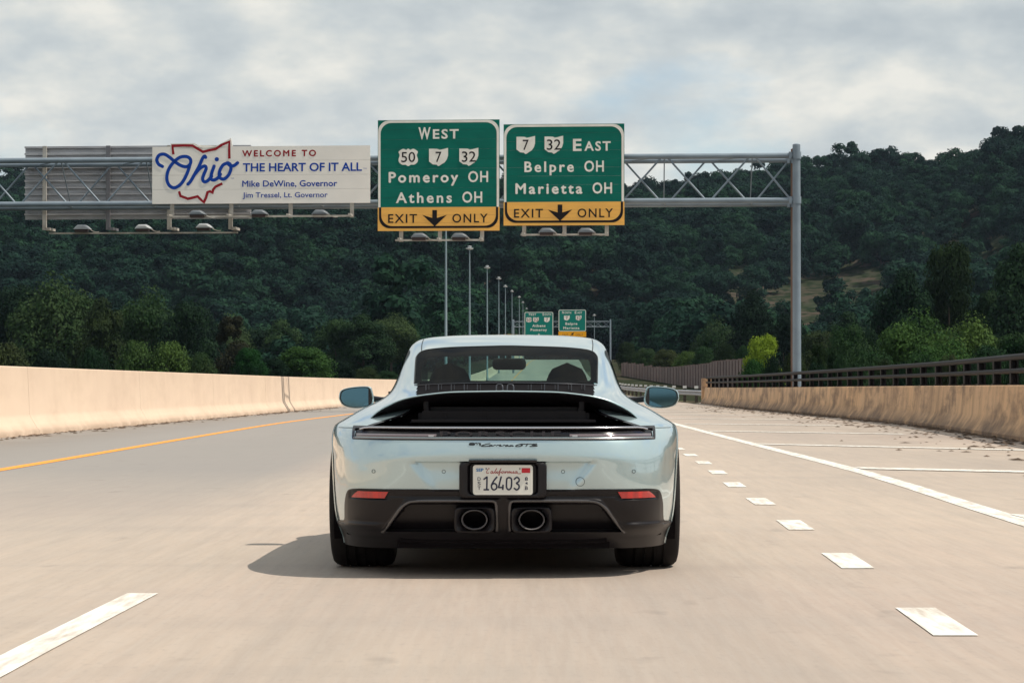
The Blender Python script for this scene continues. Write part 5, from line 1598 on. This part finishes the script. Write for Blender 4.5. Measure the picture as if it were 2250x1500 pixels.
# --- door mirrors
mo = [(-1.031, .904), (-1.016, .9445), (-.951, .963), (-.850, .9666), (-.828, .9346), (-.820, .874), (-.850, .844), (-.9306, .834), (-1.0009, .849), (-1.026, .879)]
for sgn in (-1, 1):
    ol = [(-p.x * sgn * -1 if sgn < 0 else -p.x, p.y) for p in catmull([(a, b, 0) for a, b in mo], 4, True)]
    if sgn < 0: ol = [(p.x, p.y) for p in catmull([(a, b, 0) for a, b in mo], 4, True)]
    cx = sum(p[0] for p in ol) / len(ol); cz = sum(p[1] for p in ol) / len(ol)
    mb = MB(); rows = []
    for y_, k in ((2.668, .90), (2.655, .955), (2.66, 1.0), (2.70, 1.0), (2.75, .93), (2.80, .76), (2.83, .50), (2.84, .1)):
        rows.append([(cx + (p[0] - cx) * k, y_, cz + (p[1] - cz) * k) for p in ol])
    mb.grid(rows, close=True)
    if sgn > 0: mb.f = [q[::-1] for q in mb.f]
    mr = mb.build('door_mirror', M['paint_out'], car, 60)
    mb = MB(); n = len(ol); c0 = [(cx + (p[0] - cx) * .915, 2.667, cz + (p[1] - cz) * .915) for p in ol]
    c1 = [(cx + (p[0] - cx) * .90, 2.664, cz + (p[1] - cz) * .90) for p in ol]
    mb.add(c0, [tuple(range(n)) if sgn < 0 else tuple(range(n - 1, -1, -1))]); mb.build('mirror_bezel', M['gloss'], mr)
    mb = MB(); k_ = .86
    mb.add([(cx + (p[0] - cx) * k_, 2.662 + (p[0] - cx) * (-.055 * sgn) - (p[1] - cz) * .0, cz + (p[1] - cz) * k_) for p in ol], [tuple(range(n)) if sgn < 0 else tuple(range(n - 1, -1, -1))])
    mb.build('mirror_glass', M['mirror'], mr)
    mb = MB(); mb.tube([(sgn * .70, 2.78, .875), (sgn * .78, 2.76, .885), (sgn * .86, 2.73, .895)], [.03, .018, .02], 8); mb.build('mirror_arm', M['gloss'], mr, 60)

# --- wheels
def wheel(x, y, r, w, sgn):
    root = bpy.data.objects.new('wheel', None); COL.objects.link(root); root.parent = car; root.location = (x, y, r)
    h = w / 2
    prof = [(-h * .8, r * .70), (-h * .98, r * .76), (-h, r * .86), (-h * .96, r * .93), (-h * .86, r * .975), (-h * .70, r * .995), (-h * .62, r)]
    pr_ = list(prof)
    for gx in (-.45, -.15, .15, .45):
        pr_ += [(h * (gx - .045), r), (h * (gx - .04), r - .007), (h * (gx + .04), r - .007), (h * (gx + .045), r)]
    pr_ += [(-a, b) for a, b in prof[::-1]]
    mb = MB(); mb.lathe_x(pr_, n=72); mb.build('tyre', M['rubber'], root, 40)
    mb = MB(); mb.lathe_x([(-h * .8, r * .71), (-h * .7, r * .66), (h * .55, r * .64), (h * .8, r * .71)], n=48)
    for i in range(5):
        for dd in (-.10, .10):
            a = 2 * math.pi * i / 5
            p0 = (sgn * h * .45, math.cos(a + dd * .5) * .06, math.sin(a + dd * .5) * .06); p1 = (sgn * h * .68, math.cos(a + dd) * r * .67, math.sin(a + dd) * r * .67)
            mb.tube([p0, p1], [.022, .014], 6)
    mb.lathe_x([(sgn * h * .2, .07), (sgn * h * .5, .07), (sgn * h * .5, .001)], n=20)
    mb.build('rim', M['rim'], root, 40)
    mb = MB(); mb.lathe_x([(-.015, .20), (.015, .20), (.015, .05)], n=32); mb.build('brake_disc', M['fin'], root, 40)
for sgn in (-1, 1):
    wheel(sgn * .758, .97, .360, .335, sgn)
    wheel(sgn * .772, 3.42, .345, .255, sgn)
for yw, rr in ((.97, .385), (3.42, .385)):
    for sgn in (-1, 1):
        mb = MB(); rows = []
        for k in range(49):
            a = -.60 + (math.pi + 1.2) * k / 48
            row = []
            for q, of in ((-.012, -.02), (-.003, .002), (.006, .005), (.022, .005), (.034, .001)):
                y_, z_ = yw + (rr + q) * math.cos(a), max(.145, .355 + (rr + q) * math.sin(a))
                row.append((sgn * xside(y_, z_, of), y_, z_))
            rows.append(row)
        mb.grid(rows); mb.build('wheel_arch', M['paint_out'], car, 60)
# wheel wells and undertray
for yw, xi in ((.97, .55), (3.42, .60)):
    for sgn in (-1, 1):
        mb = MB(); rows = []
        for xx in (xi, .895):
            rows.append([(sgn * xx, yw + .392 * math.cos(a), .355 + .392 * math.sin(a)) for a in np.linspace(-.5, math.pi + .5, 28)])
        mb.grid(rows); mb.add([(p[0], p[1], p[2]) for p in rows[0]], [tuple(range(28))]); mb.build('wheel_well', M['cavity'], car, 40)
mb = MB(); mb.box((0, 2.2, .17), (1.08, 4.0, .05)); mb.box((0, 2.2, .19), (1.56, 1.7, .06)); mb.box((0, .42, .205), (1.05, .5, .05)); mb.box((0, .60, .40), (1.0, .03, .36)); mb.build('undertray', M['cavity'], car)
for sgn in (-1, 1):
    mb = MB(); mb.box((sgn * .56, .62, .26), (.03, .5, .16)); mb.build('inner_arch_panel', M['cavity'], car)

# ------------------------------------------------------------------ haze
mb = MB(); mb.box((0, 800, 76), (2560, 2700, 176))
hz = mb.build('haze', None)
hm = bpy.data.materials.new('haze'); hm.use_nodes = True
nt = hm.node_tree; nt.nodes.remove(nt.nodes['Principled BSDF'])
pv = nt.nodes.new('ShaderNodeVolumePrincipled'); pv.inputs['Density'].default_value = 0.00003
pv.inputs['Color'].default_value = (.55, .72, .95, 1)
nt.links.new(pv.outputs[0], nt.nodes['Material Output'].inputs['Volume'])
hz.data.materials.append(hm)
tag(hz, 'thin blue haze over the valley', None, None, 'stuff')
